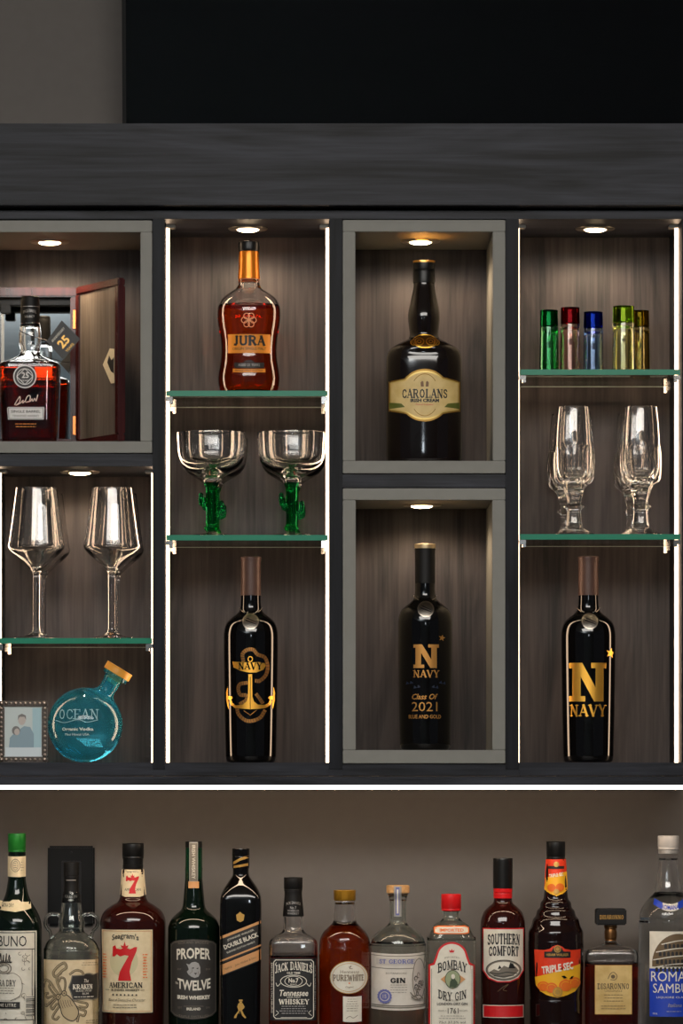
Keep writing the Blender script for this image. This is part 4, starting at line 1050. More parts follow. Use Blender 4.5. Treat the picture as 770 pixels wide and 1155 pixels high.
d.done('front_label', [mottled('aged_paper', lin(214, 192, 152), lin(230, 210, 174), 70, .6, .01), pbr('octopus_ink', lin(62, 52, 40), .6), pbr('octopus_wash', lin(190, 168, 130), .6), M_label_dark, M_grey_ink, M_white])

# ---- red seven whiskey
v = counter_bottle('brown whiskey bottle with large red number seven on cream label', 150, .12); b = v.bpy_
v.lathe('glass_body', [(10.4, 960), (10.8, 980, 1), (12.4, 984), (14.6, 1010), (15.2, 1013), (17.5, 1017), (25, 1021.5), (32.4, 1027.5), (36.3, 1036), (37, 1046), (36.5, 1080), (35.2, 1140), (34, b - 8), (32, b - 1), (28, b)], M_red_brown, keep=True)
screw_cap(v, 12.2, 951, 968.5, M_black, 28); v.lathe('cap_collar', [(11, 968.4), (11.4, 969, 1), (11.2, 975, 1), (11.6, 975.4, 1), (11.4, 979.6)], M_black)
d = Decal(v, True, 3); d.poly([(137.3, 980.6), (162.4, 980.6), (165, 1009), (158, 1011.2), (142, 1011.2), (135.4, 1009)], 0)
def seven(d, cx, top, w, h, m):
    x0, y1 = cx - w / 2, top + h
    d.poly([(x0 + a * w, y1 - c_ * h) for a, c_ in [(0, .66), (.02, .93), (.12, .97), (.16, .88), (.34, .86), (.5, .92), (.72, .86), (.9, .92), (1, .92), (.97, .8), (.78, .5), (.70, .25), (.76, .02), (.76, 0), (.24, 0), (.24, .04), (.30, .24), (.46, .44), (.66, .68), (.5, .70), (.32, .66), (.18, .72), (.10, .66)]], m)
    d.poly([(cx - w * .12, top + h * .1), (cx - w * .16, top + h * .03), (cx - w * .05, top + h * .05), (cx, top - h * .08), (cx + w * .05, top + h * .05), (cx + w * .16, top + h * .03), (cx + w * .12, top + h * .1)], m)
seven(d, 149.8, 986.5, 15, 21, 2); d.text("Seagram's", 149.6, 983.6, 14, 3, 1, bend=-.8, lift=2); d.text('AMERICAN', 150, 1003, 20, 3, 1, lift=1); d.done('neck_label', [M_cream, M_ink, M_red])
d = Decal(v, False, 3)
d.rect(115, 173.4, 1047, 1141, 1); d.rect(115.4, 173, 1047.5, 1140.5, 0); d.strokes([(116.8, 1049), (171.6, 1049), (171.6, 1139), (116.8, 1139), (116.8, 1049)], .6, 3)
d.text("Seagram's", 142, 1057.4, 32, 8.4, 1, bend=-2.6, bold=.02); d.ell(141, 1083, 16, 17, 5); seven(d, 142, 1063.5, 28, 41, 2)
d.slab('AMERICAN', 142, 1109.5, 41, 5.6, 1, wt=1.15); d.text('BLENDED WHISKEY', 142, 1115, 34, 2.6, 1, bold=.02); d.strokes([(120, 1115), (124, 1115)], .5, 1); d.strokes([(160, 1115), (164, 1115)], .5, 1)
for i in range(7): d.ell(142 + (i - 3) * 4.4, 1120.4, 1, 1, 1, n=8)
d.text('Blend of Distinctive Character', 143, 1126, 45, 3, 1, shear=.3); d.lines(142, 1133, 30, 2, 3, 1, .7, 12)
for s_ in (-1, 1): d.lines(142 + s_ * 23, 1088, 5.5, 9, 3.2, 4, 1.2, 14 + s_)
d.done('front_label', [M_cream, M_ink, M_red, M_tan, M_orange, pbr('label_tint', lin(206, 196, 156), .6)])

# ---- arched charcoal label bottle
v = counter_bottle('green-necked whiskey bottle with arched charcoal label lettered in white', 218.5, .11); b = v.bpy_
body_p = [(9.8, 991), (10.6, 1000), (11.6, 1012), (12.6, 1021), (14.5, 1026), (19.5, 1030.5), (25.4, 1036.5), (28.6, 1044), (29.2, 1052), (29, 1090), (28.2, b - 8), (27, b - 1), (24, b)]
v.lathe('glass_body', body_p, M_green_dark, keep=True)
P = v.prof
nk = v.lathe('neck', [(9.4, 956, 1), (9.5, 960), (9.6, 976), (10, 980, 1), (9.8, 983, 1), (9.85, 991.2, 1)], M_green_neck, keep=True)
cp = v.lathe('cap', [(8.4, 948.6), (9.3, 949, 1), (9.6, 950), (9.6, 956, 1), (9.2, 956.2)], M_black)
v.prof = [(9.9, 940), (9.9, 976), (10.3, 982), (10.3, 996), (11.2, 1004)]
d = Decal(v, True, 2); d.rect(213.6, 223.4, 949.5, 995, 0); d.rect(212.6, 224.4, 994, 1001.5, 1); d.rect(214.4, 222.6, 951, 993.5, 2); d.text('IRISH WHISKEY', 218.5, 972, 38, 4, 3, rot=90, wrap=False); d.done('seal_strip', [M_silver, M_tan, M_grey_ink, M_paper])
v.prof = P
d = Decal(v, False, 3)
arch = [(192.6, 1140), (192.6, 1064), (196, 1061), (203, 1059.2), (218.5, 1058.2), (234, 1059.2), (241, 1061), (244.4, 1064), (244.4, 1140), (240, 1144.5), (232, 1147.3), (218.5, 1148.6), (205, 1147.3), (197, 1144.5)]
d.poly(arch, 0); d.strokes([(218.5 + (x - 218.5) * .96, 1103 + (y - 1103) * .97) for x, y in arch + arch[:1]], .45, 2)
d.text('RICH AND SMOOTH', 218.6, 1063, 36, 2.6, 2, bend=-1.2); d.text('PROPER', 218.8, 1075.6, 41, 12.6, 1, bold=.028, bend=-1.6); d.text('TWELVE', 219.6, 1107.6, 40, 11.4, 1, bold=.03, bend=2.6); d.text('No.', 200.2, 1107.4, 4, 3.2, 1)
lion = [(210.8, 1085.6), (214, 1086.6), (217, 1084.2), (221, 1083.6), (224.6, 1085.2), (226.4, 1089.6), (226.6, 1096), (224.4, 1100.4), (220.4, 1101.6), (216.4, 1100.2), (213, 1097.6), (211.4, 1094.6), (213.6, 1092.2), (212.6, 1089)]
d.poly(lion, 3); d.poly([(216.6, 1090.4), (219.6, 1089.6), (219, 1091.6)], 0); d.poly([(222, 1091), (224.4, 1090), (224, 1092)], 0); d.poly([(219.4, 1096), (223, 1096), (221.2, 1098.2)], 0); d.strokes([(214.6, 1097), (217.6, 1094.4), (217, 1091)], .5, 2); d.strokes([(224.8, 1098), (224.2, 1094.6)], .5, 2)
d.text('EST', 203, 1092, 5, 2, 2); d.text('2018', 235, 1092, 6, 2, 2)
d.text('IRISH WHISKEY', 219.2, 1123, 40, 4.6, 1, bold=.04, bend=.8); d.text('IRELAND', 219, 1136.4, 16, 3, 1, bold=.03); d.strokes([(208, 1133.4), (230, 1133.4)], .5, 2); d.text('EST', 203.6, 1135, 5, 2, 2); d.text('2018', 235, 1135, 5, 2, 2); d.text('TRIPLE DISTILLED', 219, 1144, 36, 2.4, 2, bend=1.2)
d.done('front_label', [M_grey_label, M_paper, M_grey_ink, M_silver])

# ---- square black bottle with slanted label
v = counter_bottle('square black scotch bottle with slanted label and small gold walking figure', 271.5, .095); b = v.bpy_
sq = squarish(984, 1014, 6, .95)
v.lathe('glass_body', [(9, 975), (9, 984, 1), (9.6, 988), (13.5, 994), (19, 1002), (22.6, 1010.5), (23.6, 1020, 1), (23.4, 1060), (22.2, 1140), (21.6, b - 5), (20, b)], M_bottle_black, sq, keep=True)
P, Sh = v.prof, v.shape
cp = v.lathe('cap', [(8.6, 956.8), (9.6, 957.2, 1), (9.9, 958), (9.9, 965.5, 1), (9.4, 966, 1), (9.8, 967), (9.7, 978), (9, 979.6, 1)], M_bottle_black, keep=True, shape=rnd)
d = Decal(v, True, 2); d.poly([(263, 972), (271, 967.5), (280.4, 964.8), (280.4, 967.6), (271, 970.6), (263, 975)], 0); d.poly([(263.4, 976.4), (279.8, 973.4), (279.8, 976.4), (263.4, 979)], 0); d.done('cap_print', [M_gold_flat], cp)
v.prof, v.shape = P, Sh
d = Decal(v, False, 3)
xl, xr = 248.6, 294.4; sl = -18.2
bandp = lambda y0, y1: [(xl, y0), (xr, y0 + sl), (xr, y1 + sl), (xl, y1)]
d.poly(bandp(1056, 1100.6), 4); d.poly(bandp(1055.6, 1058.8), 1); d.poly(bandp(1086.2, 1087.8), 0); d.poly(bandp(1087.8, 1099.6), 1); d.poly(bandp(1082.4, 1084.4), 1)
rot = -21.4
d.text('JOHNNIE WALKER', 271.6, 1054, 32, 2.8, 2, rot=rot); d.text('DOUBLE BLACK', 272, 1060.4, 41, 5.2, 2, rot=rot, bold=.03); d.text('BLENDED SCOTCH WHISKY', 272, 1067.4, 34, 2, 2, rot=rot); d.text('John Walker & Sons', 277, 1083.6, 26, 3, 3, rot=rot, shear=.3); d.text('TRIPLE', 257, 1091, 10, 2, 3, rot=rot)
d.poly([(267.4, 1037.4), (266.6, 1031), (269, 1029.6), (271, 1027.6), (273.4, 1029.8), (276, 1031), (275, 1037.4), (271.2, 1039.4)], 5)
# small striding figure with hat and cane
w_ = lambda l: [(180 + a / 5.923, 1050 + c_ / 5.923) for a, c_ in l]
d.poly(w_([(530, 452), (556, 452), (556, 462), (530, 462)]), 5); d.poly(w_([(534, 464), (552, 464), (552, 474), (536, 476)]), 5); d.poly(w_([(528, 476), (556, 476), (570, 500), (562, 512), (552, 522), (528, 524), (520, 500)]), 5)
d.poly(w_([(528, 524), (540, 524), (520, 552), (514, 574), (498, 574), (502, 560)]), 5); d.poly(w_([(540, 524), (552, 520), (566, 552), (580, 570), (572, 576), (554, 560)]), 5); d.strokes(w_([(536, 546), (526, 526)]), .4, 5)
d.done('slanted_label', [M_black, M_tan, M_paper, M_sepia, M_label_dark, M_gold_flat])

# ---- square black-label whiskey
v = counter_bottle('square clear whiskey bottle with black label in white lettering', 330.6, .085); b = v.bpy_
sq = squarish(1044, 1062, 7, .95)
v.filled([(9, 1020), (11, 1032, 1), (10.6, 1040), (11.6, 1048), (15, 1052.5), (22, 1056.5), (26.2, 1060), (27.4, 1065, 1), (27.4, b - 5), (25.6, b)], M_clear, M_whisky, 1079, 2.2, 1028, b - 5, sq)
screw_cap(v, 10.5, 989.6, 1005, M_black_matt, 34); P, Sh = v.prof, v.shape; v.shape = rnd
nk = v.lathe('neck_wrap', [(9.6, 1004.8), (9.9, 1005.4, 1), (9.9, 1010), (11.6, 1028), (11.9, 1033.4, 1), (11, 1033.6)], M_black_matt, keep=True, shape=rnd)
d = Decal(v, True, 2); d.text('JACK DANIELS', 330.6, 1020, 19, 4, 0, bend=-1.6); d.text('No 7', 330.6, 1023.6, 7, 3, 0); d.text('TENNESSEE', 330.6, 1027, 14, 2, 0); d.text('WHISKEY', 330.6, 1030, 14, 2.4, 0); d.done('neck_print', [M_silver], nk)
v.prof, v.shape = P, Sh
d = Decal(v, False, 4)
d.rect(304.4, 356.8, 1079.6, 1149.5, 0); fr = [(311, 1081.6), (351, 1081.6), (353.4, 1084), (353.4, 1145), (351, 1147.4), (311, 1147.4), (308.8, 1145), (308.8, 1084), (311, 1081.6)]
d.strokes(fr, .8, 1); d.text('DISTILLED IN LYNCHBURG', 306.7, 1113, 56, 1.7, 1, rot=90, wrap=False); d.text('SOUR MASH BOTTLED', 355.2, 1113, 50, 1.5, 2, rot=90, wrap=False)
d.slab("JACK DANIELS", 331.2, 1092.6, 42, 8.4, 1, bend=-4.4, wt=1.05, wrap=False); d.text('OLD TIME', 331, 1096.2, 15, 2.2, 1, bold=.03)
d.ring(331, 1105.4, 14.6, 6.8, .8, 1); d.ring(331, 1105.4, 9.8, 5.6, .7, 1); d.text('No.7', 331, 1104.6, 11, 5, 1, bold=.03); d.text('BRAND', 331, 1109, 7, 1.6, 1)
for s_ in (-1, 1): d.curve([(331 + s_ * 19, 1084.5), (331 + s_ * 20.5, 1087), (331 + s_ * 17.6, 1088)], .6, 1); d.curve([(331 + s_ * 14.8, 1108), (331 + s_ * 18, 1111), (331 + s_ * 19.6, 1107.5)], .7, 1); d.curve([(331 + s_ * 20.4, 1144), (331 + s_ * 17, 1141), (331 + s_ * 19.4, 1138.4)], .6, 1)
d.text('Tennessee', 331.4, 1118.6, 32, 7, 1, shear=.25, bold=.02); d.text('SOUR MASH', 331, 1123.4, 15, 1.8, 1); d.slab('WHISKEY', 331.6, 1128.4, 34, 5.4, 1, wt=1.2); d.lines(331, 1137.4, 34, 4, 2.6, 2, .8, 21); d.strokes([(317, 1146), (346, 1146)], .5, 1)
d.done('front_label', [M_ink, M_white, M_silver])

# ---- oval-label amber bottle
v = counter_bottle('amber cognac bottle with gold cap and white oval label', 388.6, .095); b = v.bpy_
v.filled([(9, 1012), (10.8, 1016, 1), (11.4, 1020), (12.6, 1032), (13.6, 1040), (18, 1045), (24, 1051), (27.6, 1058), (28.8, 1067), (29, 1080), (28.8, b - 8), (27.6, b - 1), (24.5, b)], M_clear, M_whisky, 1042, 2.2, 1018, b - 6)
bm = bmesh.new(); v.island(bm, smooth_prof([(0, 1003.8), (11.6, 1004), (12.4, 1005, 1), (12.2, 1015, 1), (11.4, 1015.8)]), rnd, 96, lambda py: (24, .03 if py > 1006 else 0)); finish(bm, 'cap', M_gold_cap, v.root, angle=50)
d = Decal(v, True, 3)
d.ell(393.2, 1101.2, 21.6, 18.4, 1); d.ell(393.2, 1101.2, 20.8, 17.6, 0); d.ring(393.2, 1101.2, 18.9, 15.8, .6, 1)
d.curve([(393, 1089.8), (395.6, 1088.4), (394, 1091), (397, 1091.4)], .6, 2); d.text('Hennessy', 394.4, 1095.4, 22, 4.8, 2); d.slab('PUREWHITE', 393.6, 1101.6, 38, 6.4, 2, wt=1.1); d.ell(393.6, 1107.6, .8, .8, 3); d.text('Cognac', 394, 1112, 10, 2.4, 2, shear=.3)
d.rect(386.4, 407.4, 1122, 1150.5, 0, bow=.8); d.lines(396.8, 1132, 14, 6, 2.6, 2, .5, 31); d.curve([(390, 1147), (394, 1144.6), (398, 1146.6), (403, 1143.6)], .5, 2)
d.done('oval_label', [M_paper, M_gold_flat, M_sepia, M_orange])

# ---- clear gin with wooden stopper
v = counter_bottle('clear gin bottle with wood stopper, violet seal and wide paper label', 448.6, .1); b = v.bpy_
v.filled([(8, 1006), (11.6, 1009, 1), (10.2, 1012, 1), (9.6, 1018), (9.4, 1034), (10.4, 1041), (14, 1045), (22, 1050), (28.4, 1056.5), (31.2, 1065), (31.6, 1075), (31.6, b - 6), (30, b - 1), (27, b)], M_clear_g, M_spirit, 1064, 2.4, 1014, b - 8)
v.lathe('stopper', [(11.4, 998.4), (12.8, 998.8, 1), (13, 1000), (13, 1006.8, 1), (12, 1007.6, 1), (8, 1008)], M_cork)
P = v.prof; v.prof = [(13.2, 990), (13.2, 1007.5), (10.4, 1014), (9.8, 1020), (9.6, 1036)]
d = Decal(v, True, 2); d.rect(443.8, 452.4, 999.2, 1033.6, 0); d.rect(446, 450, 1000.5, 1032, 1); d.rect(447, 449, 1003, 1030, 2); d.done('seal_strip', [M_silver, M_violet, M_paper]); v.prof = P
d = Decal(v, False, 3)
d.rect(418.4, 479.4, 1073.4, 1136.6, 0, bow=1.4)
for y in (1075.6, 1089.5, 1131, 1133): d.rect(418.6, 479.2, y, y + (.8 if y < 1131 else 1.3), 2, bow=1.4)
d.rect(424, 469, 1079.2, 1086.8, 4, bow=.6); d.slab('ST GEORGE', 446.4, 1083.2, 43, 4.4, 3, wt=1.2)
d.text('BOTANIVORE', 446, 1096.4, 24, 2, 2); d.slab('GIN', 448, 1104.4, 18, 5, 1, wt=1.5); d.lines(449, 1113.6, 22, 4, 2.8, 2, .5, 41)
d.poly([(433 + (7.6 + .7 * (i % 2)) * math.cos(i * PI / 16), 1122.2 + (7.6 + .7 * (i % 2)) * math.sin(i * PI / 16)) for i in range(32)], 3, 20); d.ring(433, 1122.2, 5, 5, .7, 0, 21); d.text('15', 433, 1122.2, 4.4, 4, 0, lift=21)
ov = [(472.5 + 8 * math.cos(math.radians(a)), 1103 - 24 * math.sin(math.radians(a))) for a in range(0, 360, 10)]
ov = [(min(x, 479), y) for x, y in ov]; d.poly(ov, 4, 20); d.ring(471.8, 1103, 7.2, 23, .8, 2, 21, 30, 330)
rg = random.Random(8)
for i in range(16): d.ring(rg.uniform(468, 476), rg.uniform(1096, 1120), rg.uniform(1, 2.4), rg.uniform(1, 3), .7, 2 if i % 2 else 1, 22, 0, 300, 8)
d.curve([(462, 1118), (466, 1122), (472, 1121), (476, 1125)], 1.2, 2, 22); d.curve([(463, 1123), (468, 1126), (474, 1125)], 1, 2, 22)
d.done('front_label', [mottled('gin_paper', lin(214, 206, 194), lin(222, 214, 203), 80, .6, .01), M_ink, M_grey_ink, M_violet, pbr('label_shade', lin(198, 190, 182), .6)])

# ---- square gin with red cap
v = counter_bottle('square gin bottle with red cap and white label edged in red', 508.6, .09); b = v.bpy_
sq = squarish(1036, 1062, 5, .8)
v.filled([(8, 1020), (9.2, 1028, 1), (9.4, 1033), (11.5, 1038), (17, 1041.6), (20.5, 1045), (24, 1053), (26.8, 1060), (27.6, 1067), (27.6, b - 6), (26, b)], M_clear_g, M_spirit, 1048, 2.2, 1026, b - 6, sq)
screw_cap(v, 11.3, 1008.4, 1027.2, M_red_cap, 30)
d = Decal(v, True, 2)
d.poly([(488.6, 1045.2), (493, 1043.4), (524, 1043.4), (528.4, 1045.2), (528.4, 1051.6), (524, 1052.8), (493, 1052.8), (488.6, 1051.6)], 0); d.poly([(490, 1046), (494, 1044.8), (523, 1044.8), (527, 1046), (527, 1050.8), (523, 1051.6), (494, 1051.6), (490, 1050.8)], 1); d.text('IMPORTED', 508.6, 1048.4, 27, 3.6, 0, bold=.03); d.done('ribbon_label', [M_orange, M_paper])
d = Decal(v, False, 4)
def outl(i):
    xs0, xs1 = 482.4 + i, 534.8 - i; cxl = 508.6
    pts = [(xs0, 1176), (xs0, 1087.4 + i * .6), (487.8 + i * .7, 1085 + i), (490.4 + i * .8, 1077.6 + i)]
    pts += [(cxl + (17.6 - i) * math.cos(math.radians(a)), 1078 - (16.4 - i) * math.sin(math.radians(a))) for a in range(168, 11, -12)]
    return pts + [(526.8 - i * .8, 1077.6 + i), (529.4 - i * .7, 1085 + i), (xs1, 1087.4 + i * .6), (xs1, 1176)]
d.poly(outl(0), 2); d.poly(outl(2.2), 0)
d.strokes([(485.9, 1092), (485.9, 1174)], .5, 3); d.strokes([(531.3, 1092), (531.3, 1174)], .5, 3)
d.poly([(506.4, 1073.4), (505.4, 1070.4), (507.6, 1071.6), (508.6, 1069), (509.6, 1071.6), (511.8, 1070.4), (510.8, 1073.4)], 2); d.text('IMPORTED', 509, 1079.6, 17, 1.8, 3, bend=-1)
d.slab('BOMBAY', 509.2, 1091.4, 33, 10, 1, bend=-4, wt=1.05, wrap=False); d.slab('DRY GIN', 509.2, 1119.6, 32, 9, 1, bend=3.4, wt=1.05, wrap=False)
d.poly([(496, 1103.4), (503, 1098), (509.6, 1092.4), (516.4, 1098), (524, 1103.4), (516.4, 1109), (509.6, 1114.6), (503, 1109)], 4); d.ell(509.6, 1103.4, 8.8, 10.4, 5); d.ell(509.6, 1103.4, 8, 9.6, 6); d.poly([(506, 1112), (506.6, 1106), (508, 1104), (507.4, 1100), (509.6, 1097.6), (512, 1099), (512, 1103), (514.6, 1106.4), (515.4, 1109.6), (512, 1112.6)], 5); d.ell(510, 1100.4, 2.2, 2.8, 0)
d.text('DISTILLED', 509, 1127, 15, 2, 3); d.text('LONDON DRY GIN', 509, 1131, 34, 3, 1, bold=.02); d.text('1761', 510, 1138.8, 12, 6.4, 1); d.text('FROM A', 498, 1138.6, 9, 1.8, 3); d.text('RECIPE', 521.6, 1138.6, 9, 1.8, 3); d.lines(509, 1146, 32, 2, 2.8, 3, .6, 51); d.text('75cl 37.5% vol', 509, 1151.6, 30, 2.6, 1)
d.done('front_label', [M_paper, M_ink, M_red, M_grey_ink, M_tan, pbr('portrait_green', lin(58, 74, 50), .6), pbr('portrait_pale', lin(150, 160, 124), .6)])

# ---- liqueur with red neck band
v = counter_bottle('dark red liqueur bottle with black cap, red neck band and landscape label', 566.9, .1); b = v.bpy_
v.lathe('glass_body', [(9, 995), (10.4, 1008, 1), (10.2, 1015), (11.6, 1019), (16.5, 1023), (21.6, 1028.5), (24.6, 1037), (25.4, 1046), (25.4, 1080), (24.8, 1130), (24.2, b - 7), (22.6, b - 1), (20, b)], M_red_brown, keep=True)
v.lathe('cap', [(9.6, 968.4), (10.8, 969, 1), (11.1, 970.4), (11.1, 1001.6, 1), (10.6, 1002)], M_black)
v.lathe('neck_band', [(10.4, 1001.8), (10.7, 1002.2, 1), (10.6, 1006), (10.2, 1007, 1), (10.6, 1008), (10.6, 1013, 1), (10.2, 1013.3)], M_red_cap)
d = Decal(v, True, 3)
for i in range(9): x_ = 547.6 + i * 4.6; d.curve([(x_, 1037 - 4 * math.sin(i / 8 * PI)), (x_ + 1.2, 1033.5 - 4.4 * math.sin(i / 8 * PI)), (x_ + 2.4, 1031.5 - 4.2 * math.sin(i / 8 * PI))], 1.1)
d.done('moulded_ribs', [M_red_brown])
d = Decal(v, False, 3)
lo = [(543.6, 1046), (590.2, 1046), (590.2, 1094), (584, 1103), (574, 1106.8), (559.6, 1106.8), (549.6, 1103), (543.6, 1094)]
ins_ = lambda l, f: [(566.9 + (x - 566.9) * f, 1076.4 + (y - 1076.4) * f) for x, y in l]
d.poly(lo, 2); d.poly(ins_(lo, .955), 0); d.slab('SOUTHERN', 567, 1059.4, 40.5, 11, 1, bend=-1.4, wt=1.3); d.slab('COMFORT', 567, 1072.4, 37, 10, 1, bend=-1, wt=1.3)
d.ell(566.9, 1093, 20, 11.6, 1); d.ell(566.9, 1093, 19.3, 10.9, 3); d.ell(566.9, 1093, 17.6, 9.4, 0); d.poly([(550, 1096), (556, 1092), (561, 1094), (567, 1088), (573, 1090.6), (580, 1089), (584, 1094), (578, 1099), (566.9, 1102), (556, 1100)], 3); d.curve([(551, 1096), (560, 1097.4), (570, 1095.4), (582, 1097)], .9, 1); d.curve([(556, 1099.4), (566, 1100), (578, 1099)], .8, 1); d.poly([(572, 1091), (574, 1084.6), (577.4, 1086), (580, 1091)], 1); d.poly([(560, 1092), (562, 1087.4), (564.4, 1091)], 1)
d.curve([(560, 1117), (566, 1112), (572, 1109), (566, 1115), (570, 1116.4)], .5, 4)
d.rect(544, 589.8, 1132.4, 1146.6, 0); d.rect(544.7, 589.1, 1133.1, 1145.9, 2)
d.done('front_label', [M_paper, M_ink, M_red, M_grey_ink, M_sepia])

# ---- orange liqueur
v = counter_bottle('dark ridged bottle with orange and yellow triple sec label', 626.6, .105); b = v.bpy_
pr = [(9.6, 960), (10.4, 968.4, 1), (11, 975), (12.6, 1000), (13.4, 1009)]
rr_ = [(14.6, 1014), (16.6, 1018), (18.4, 1023.4), (20.6, 1027), (23.2, 1033), (25.4, 1037), (28, 1044), (30.4, 1051), (31.4, 1060)]
for i, (r_, y_) in enumerate(rr_): pr.append((r_ + (.5 if i % 2 else -.3), y_))
v.lathe('glass_body', pr + [(31.4, 1066), (30.8, 1100), (29.4, 1125), (29.2, 1128), (29.8, 1131), (29, b - 6), (27, b)], M_brown_dark, keep=True)
screw_cap(v, 10.7, 949, 968.6, M_black, 28)
d = Decal(v, True, 3)
nl = [(615.2, 969), (638, 969), (639.8, 1003), (634, 1007.6), (626.6, 1010.4), (619.2, 1007.6), (613.4, 1003)]
d.poly(nl, 2); d.poly([(614.4, 990), (639, 982.6), (639.8, 1003), (634, 1007.6), (626.6, 1010.4), (619.2, 1007.6), (613.4, 1003)], 3); d.rect(617.6, 635.6, 976.6, 979.8, 0); d.ell(626.6, 974.6, 3, 3, 4); d.text('TRIPLE SEC', 626.6, 986.6, 18, 4, 1, rot=-8, bold=.03); d.ell(621, 1001, 4.6, 4.4, 5); d.ell(630.6, 1000.6, 5, 4.6, 5); d.ell(626.6, 1005, 3, 2.6, 4); d.done('neck_label', [M_ink, M_white, M_flame, M_yellow, M_gold_flat, M_orange])
d = Decal(v, False, 3)
ml = [(601.4, 1070), (612, 1070.4), (618, 1069), (621, 1066.4), (626.6, 1064.4), (632, 1066.4), (635, 1069), (642, 1070.4), (653.4, 1070), (652.8, 1110), (647, 1117), (638, 1121), (626.8, 1124), (615, 1121), (608, 1117), (603, 1110)]
d.poly(ml, 2); d.poly([(602, 1101), (653, 1086.4), (652.8, 1110), (647, 1117), (638, 1121), (626.8, 1124), (615, 1121), (608, 1117), (603, 1110)], 3)
d.poly([(612, 1072.2), (620, 1072), (622, 1068), (631.4, 1068), (633.4, 1072), (641.6, 1072.2), (641.6, 1079), (612, 1079)], 0); d.text('HIRAM WALKER', 626.8, 1075.6, 26, 3, 6, bold=.03); d.ell(626.8, 1069.2, 4, 4, 4); d.ring(626.8, 1069.2, 2.6, 2.6, .6, 0)
d.text('TRIPLE SEC', 627.2, 1090.4, 38, 8.6, 1, bold=.035, rot=-9, shear=.1)
for a, c_, r_ in ((611, 1111, 6.4), (620, 1112.6, 6.6), (636, 1110, 7.6), (646.4, 1107, 7)): d.ell(a, c_, r_, r_ * .86, 5); d.ring(a, c_, r_ * .7, r_ * .55, .5, 3, None, 20, 200)
d.poly([(631, 1099.4), (634.6, 1099), (637.6, 1101.4), (634, 1102.4)], 7); d.poly([(640, 1103), (642.4, 1100), (645.4, 1099.4), (643.6, 1102.6)], 7)
d.ell(626.8, 1117.4, 5.4, 5.6, 4); d.ring(626.8, 1117.4, 3.6, 3.8, .7, 3)
d.done('front_label', [M_ink, M_white, M_flame, M_yellow, M_gold_flat, M_orange, M_gold_flat, M_green_dark])

# ---- square amaretto
v = counter_bottle('square amber liqueur bottle with big square black cap and gold label', 688.4, .13); b = v.bpy_
sq = squarish(1062, 1071, 8, .7)
v.filled([(5, 1056), (6.2, 1060, 1), (7, 1063), (12, 1065.6), (22, 1068.6), (28.4, 1072), (30.4, 1077, 1), (30.4, 1088), (30, b - 8), (29, b)], M_clear, M_disa, 1087, 2.2, 1064, b - 6, sq)
v.lathe('stopper_neck', [(7.4, 1042.4), (7.4, 1047, 1), (6.2, 1048, 1), (7, 1051), (7, 1058, 1), (6.2, 1059.6), (6.6, 1061, 1)], pbr('bronze_collar', lin(128, 88, 50), .35, .8))
v.prof = [(17, 1020), (17, 1046)]; Sh = v.shape; P = smooth_prof([(30.4, 1077), (30.4, 1088), (30, b - 8)]); v.shape = lambda py: (8, .9)
bm = bmesh.new(); x_, y_ = X(688.4, .13), .13; box(bm, x_ - 17 * v.k, x_ + 17 * v.k, y_ - 15 * v.k, y_ + 15 * v.k, Z(1043, .13), Z(1024.8, .13), .0018); cp = finish(bm, 'square_cap', M_black_matt, v.root)
v.shape = lambda py: (60, 15 / 17)
d = Decal(v, False, 4); d.slab('DISARONNO', 688.6, 1034, 27, 4.4, 0, wt=1.2, wrap=False); d.done('cap_print', [M_gold_flat], cp)
v.prof, v.shape = P, Sh
d = Decal(v, False, 4)
d.rect(669.2, 711, 1087.6, 1143, 1); d.rect(669.8, 710.4, 1088.2, 1142.4, 0); d.slab('DISARONNO', 690, 1111.4, 36, 6, 2, wt=.9, wrap=False)
d.curve([(684, 1103), (687, 1097), (691, 1096), (694, 1100), (692, 1104), (687, 1104)], .8, 3); d.ell(689.6, 1100.6, 2.4, 2.2, 3); d.text('ORIGINALE', 690, 1116.6, 20, 2, 3); d.lines(690, 1124.5, 24, 3, 3.4, 3, .6, 61); d.lines(690, 1135, 28, 2, 3, 3, .6, 62)
d.done('front_label', [mottled('gold_paper', lin(198, 164, 98), lin(216, 186, 122), 60, .45, .01), M_gold_flat, M_ink, M_sepia])
d = Decal(v, False, 4); rg = random.Random(3)
for i in range(34): x_ = rg.uniform(661, 715); y_ = rg.choice([rg.uniform(1078, 1085), rg.uniform(1146, 1154)]); d.ell(x_, y_, rg.uniform(1, 2.4), rg.uniform(.5, 1.2), 0, 1, 8)
d.done('moulded_pattern', [M_clear])

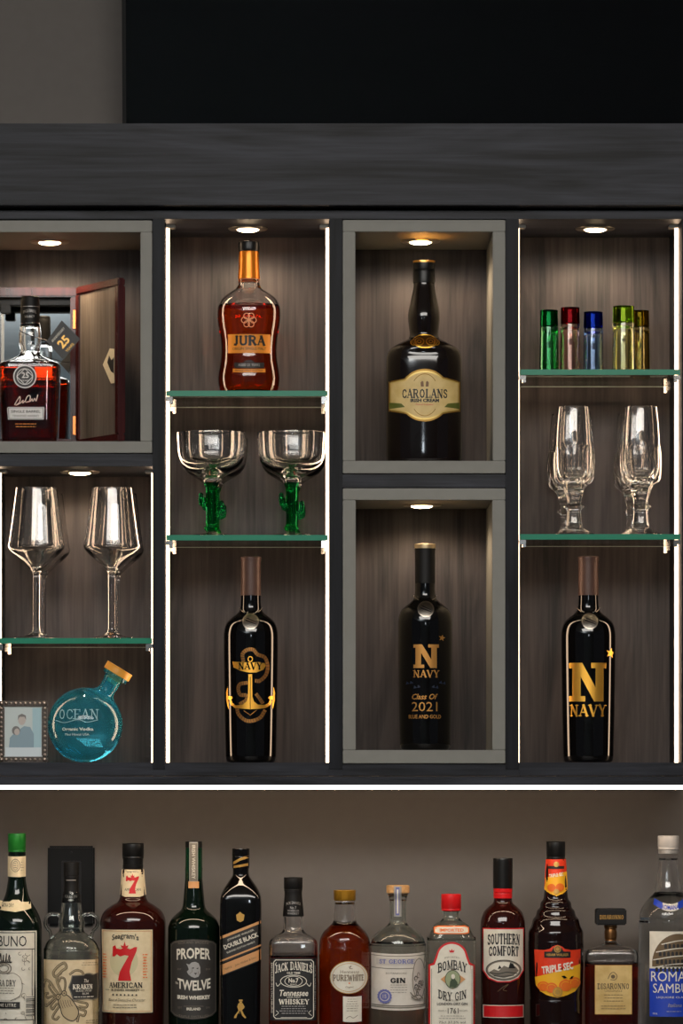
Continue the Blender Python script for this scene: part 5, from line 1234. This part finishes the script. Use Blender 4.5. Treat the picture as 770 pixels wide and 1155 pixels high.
# ---- clear sambuca at the far right
v = counter_bottle('tall clear bottle with pale cap, blue and white arena label, far right', 753.5, .12); b = v.bpy_
v.filled([(9.5, 960), (11, 963, 1), (10.6, 968), (11.4, 980), (13.4, 994), (15, 1001), (15.4, 1006, 1), (18, 1009), (26, 1018), (31.6, 1028), (33.4, 1040), (33.5, 1050), (33.5, b - 8), (32, b - 1), (28, b)], M_clear, M_spirit, 1008, 2.4, 968, b - 8)
screw_cap(v, 11.9, 942.6, 958, pbr('pale_cap', lin(196, 190, 184), .4), 30); v.lathe('cap_ring', [(10.6, 958), (11.4, 958.4, 1), (11.4, 962.6, 1), (10.6, 963)], M_silver)
d = Decal(v, True, 2.5)
n_ = 12; tp = [(736.5 + 34 * i / n_, 1012.6 + 6.4 * math.sin(PI * i / n_)) for i in range(n_ + 1)]; bt = [(736.5 - 1.5 + 37 * i / n_, 1019.4 + 7.6 * math.sin(PI * i / n_)) for i in range(n_ + 1)]
d._emit(tp + bt, [(i, i + 1, n_ + 2 + i, n_ + 1 + i) for i in range(n_)], 0, d._lift(1))
d._emit([tp[i] for i in range(3, 10)] + [bt[i] for i in range(3, 10)], [(i, i + 1, 8 + i, 7 + i) for i in range(6)], 1, d._lift(2)); d.text('ROMANA', 753.5, 1021.4, 20, 5.4, 0, bend=1.4, bold=.03, lift=3); d.done('ribbon_label', [M_blue_print, M_paper])
d = Decal(v, False, 3)
XL, XR = 730.4, 782
d.rect(XL, XR, 1049.4, 1091.4, 0); d.rect(XL, XR, 1091.2, 1145, 1)
ar = [(733, 1089)] + [(733 + 29 - 29 * math.cos(math.radians(a)), 1086 - 34 * math.sin(math.radians(a))) for a in range(5, 130, 8)] + [(782, 1058), (782, 1089)]
d.poly(ar, 2)
for t_r in range(4):
    y = 1062 + t_r * 8.2 - (3 - t_r) * .5
    x0_ = 733 + 29 - 29 * math.sqrt(max(0, 1 - ((1086 - y) / 34) ** 2)); d.curve([(x0_ + .6, y + 3.4), ((x0_ + 782) / 2, y - .6), (782, y - 1)], 1.1, 0)
    x = x0_ + 3.4
    while x < 780: d.poly([(x, y + 8), (x, y + 4.2), (x + .9, y + 2.8), (x + 2.1, y + 2.8), (x + 3, y + 4.2), (x + 3, y + 8)], 3, 7); x += 4.6
d.text('RISERVA', 757, 1087.6, 24, 2.4, 3)
d.text('ROMANA', 761, 1099.8, 62, 11.4, 4); d.text('SAMBUCA', 762.5, 1113, 60, 10.4, 4); d.text('LIQUORE CLASSICO', 759, 1123.4, 44, 2.6, 4); d.text('Italiana', 758, 1132, 16, 4.4, 5, shear=.3); d.lines(757, 1139, 20, 1, 2, 5, .7, 71)
d.text('750 ML', 736, 1141.6, 6, 2, 4)
d.done('front_label', [M_paper, M_blue_print, M_sepia, M_label_dark, M_white, M_silver])
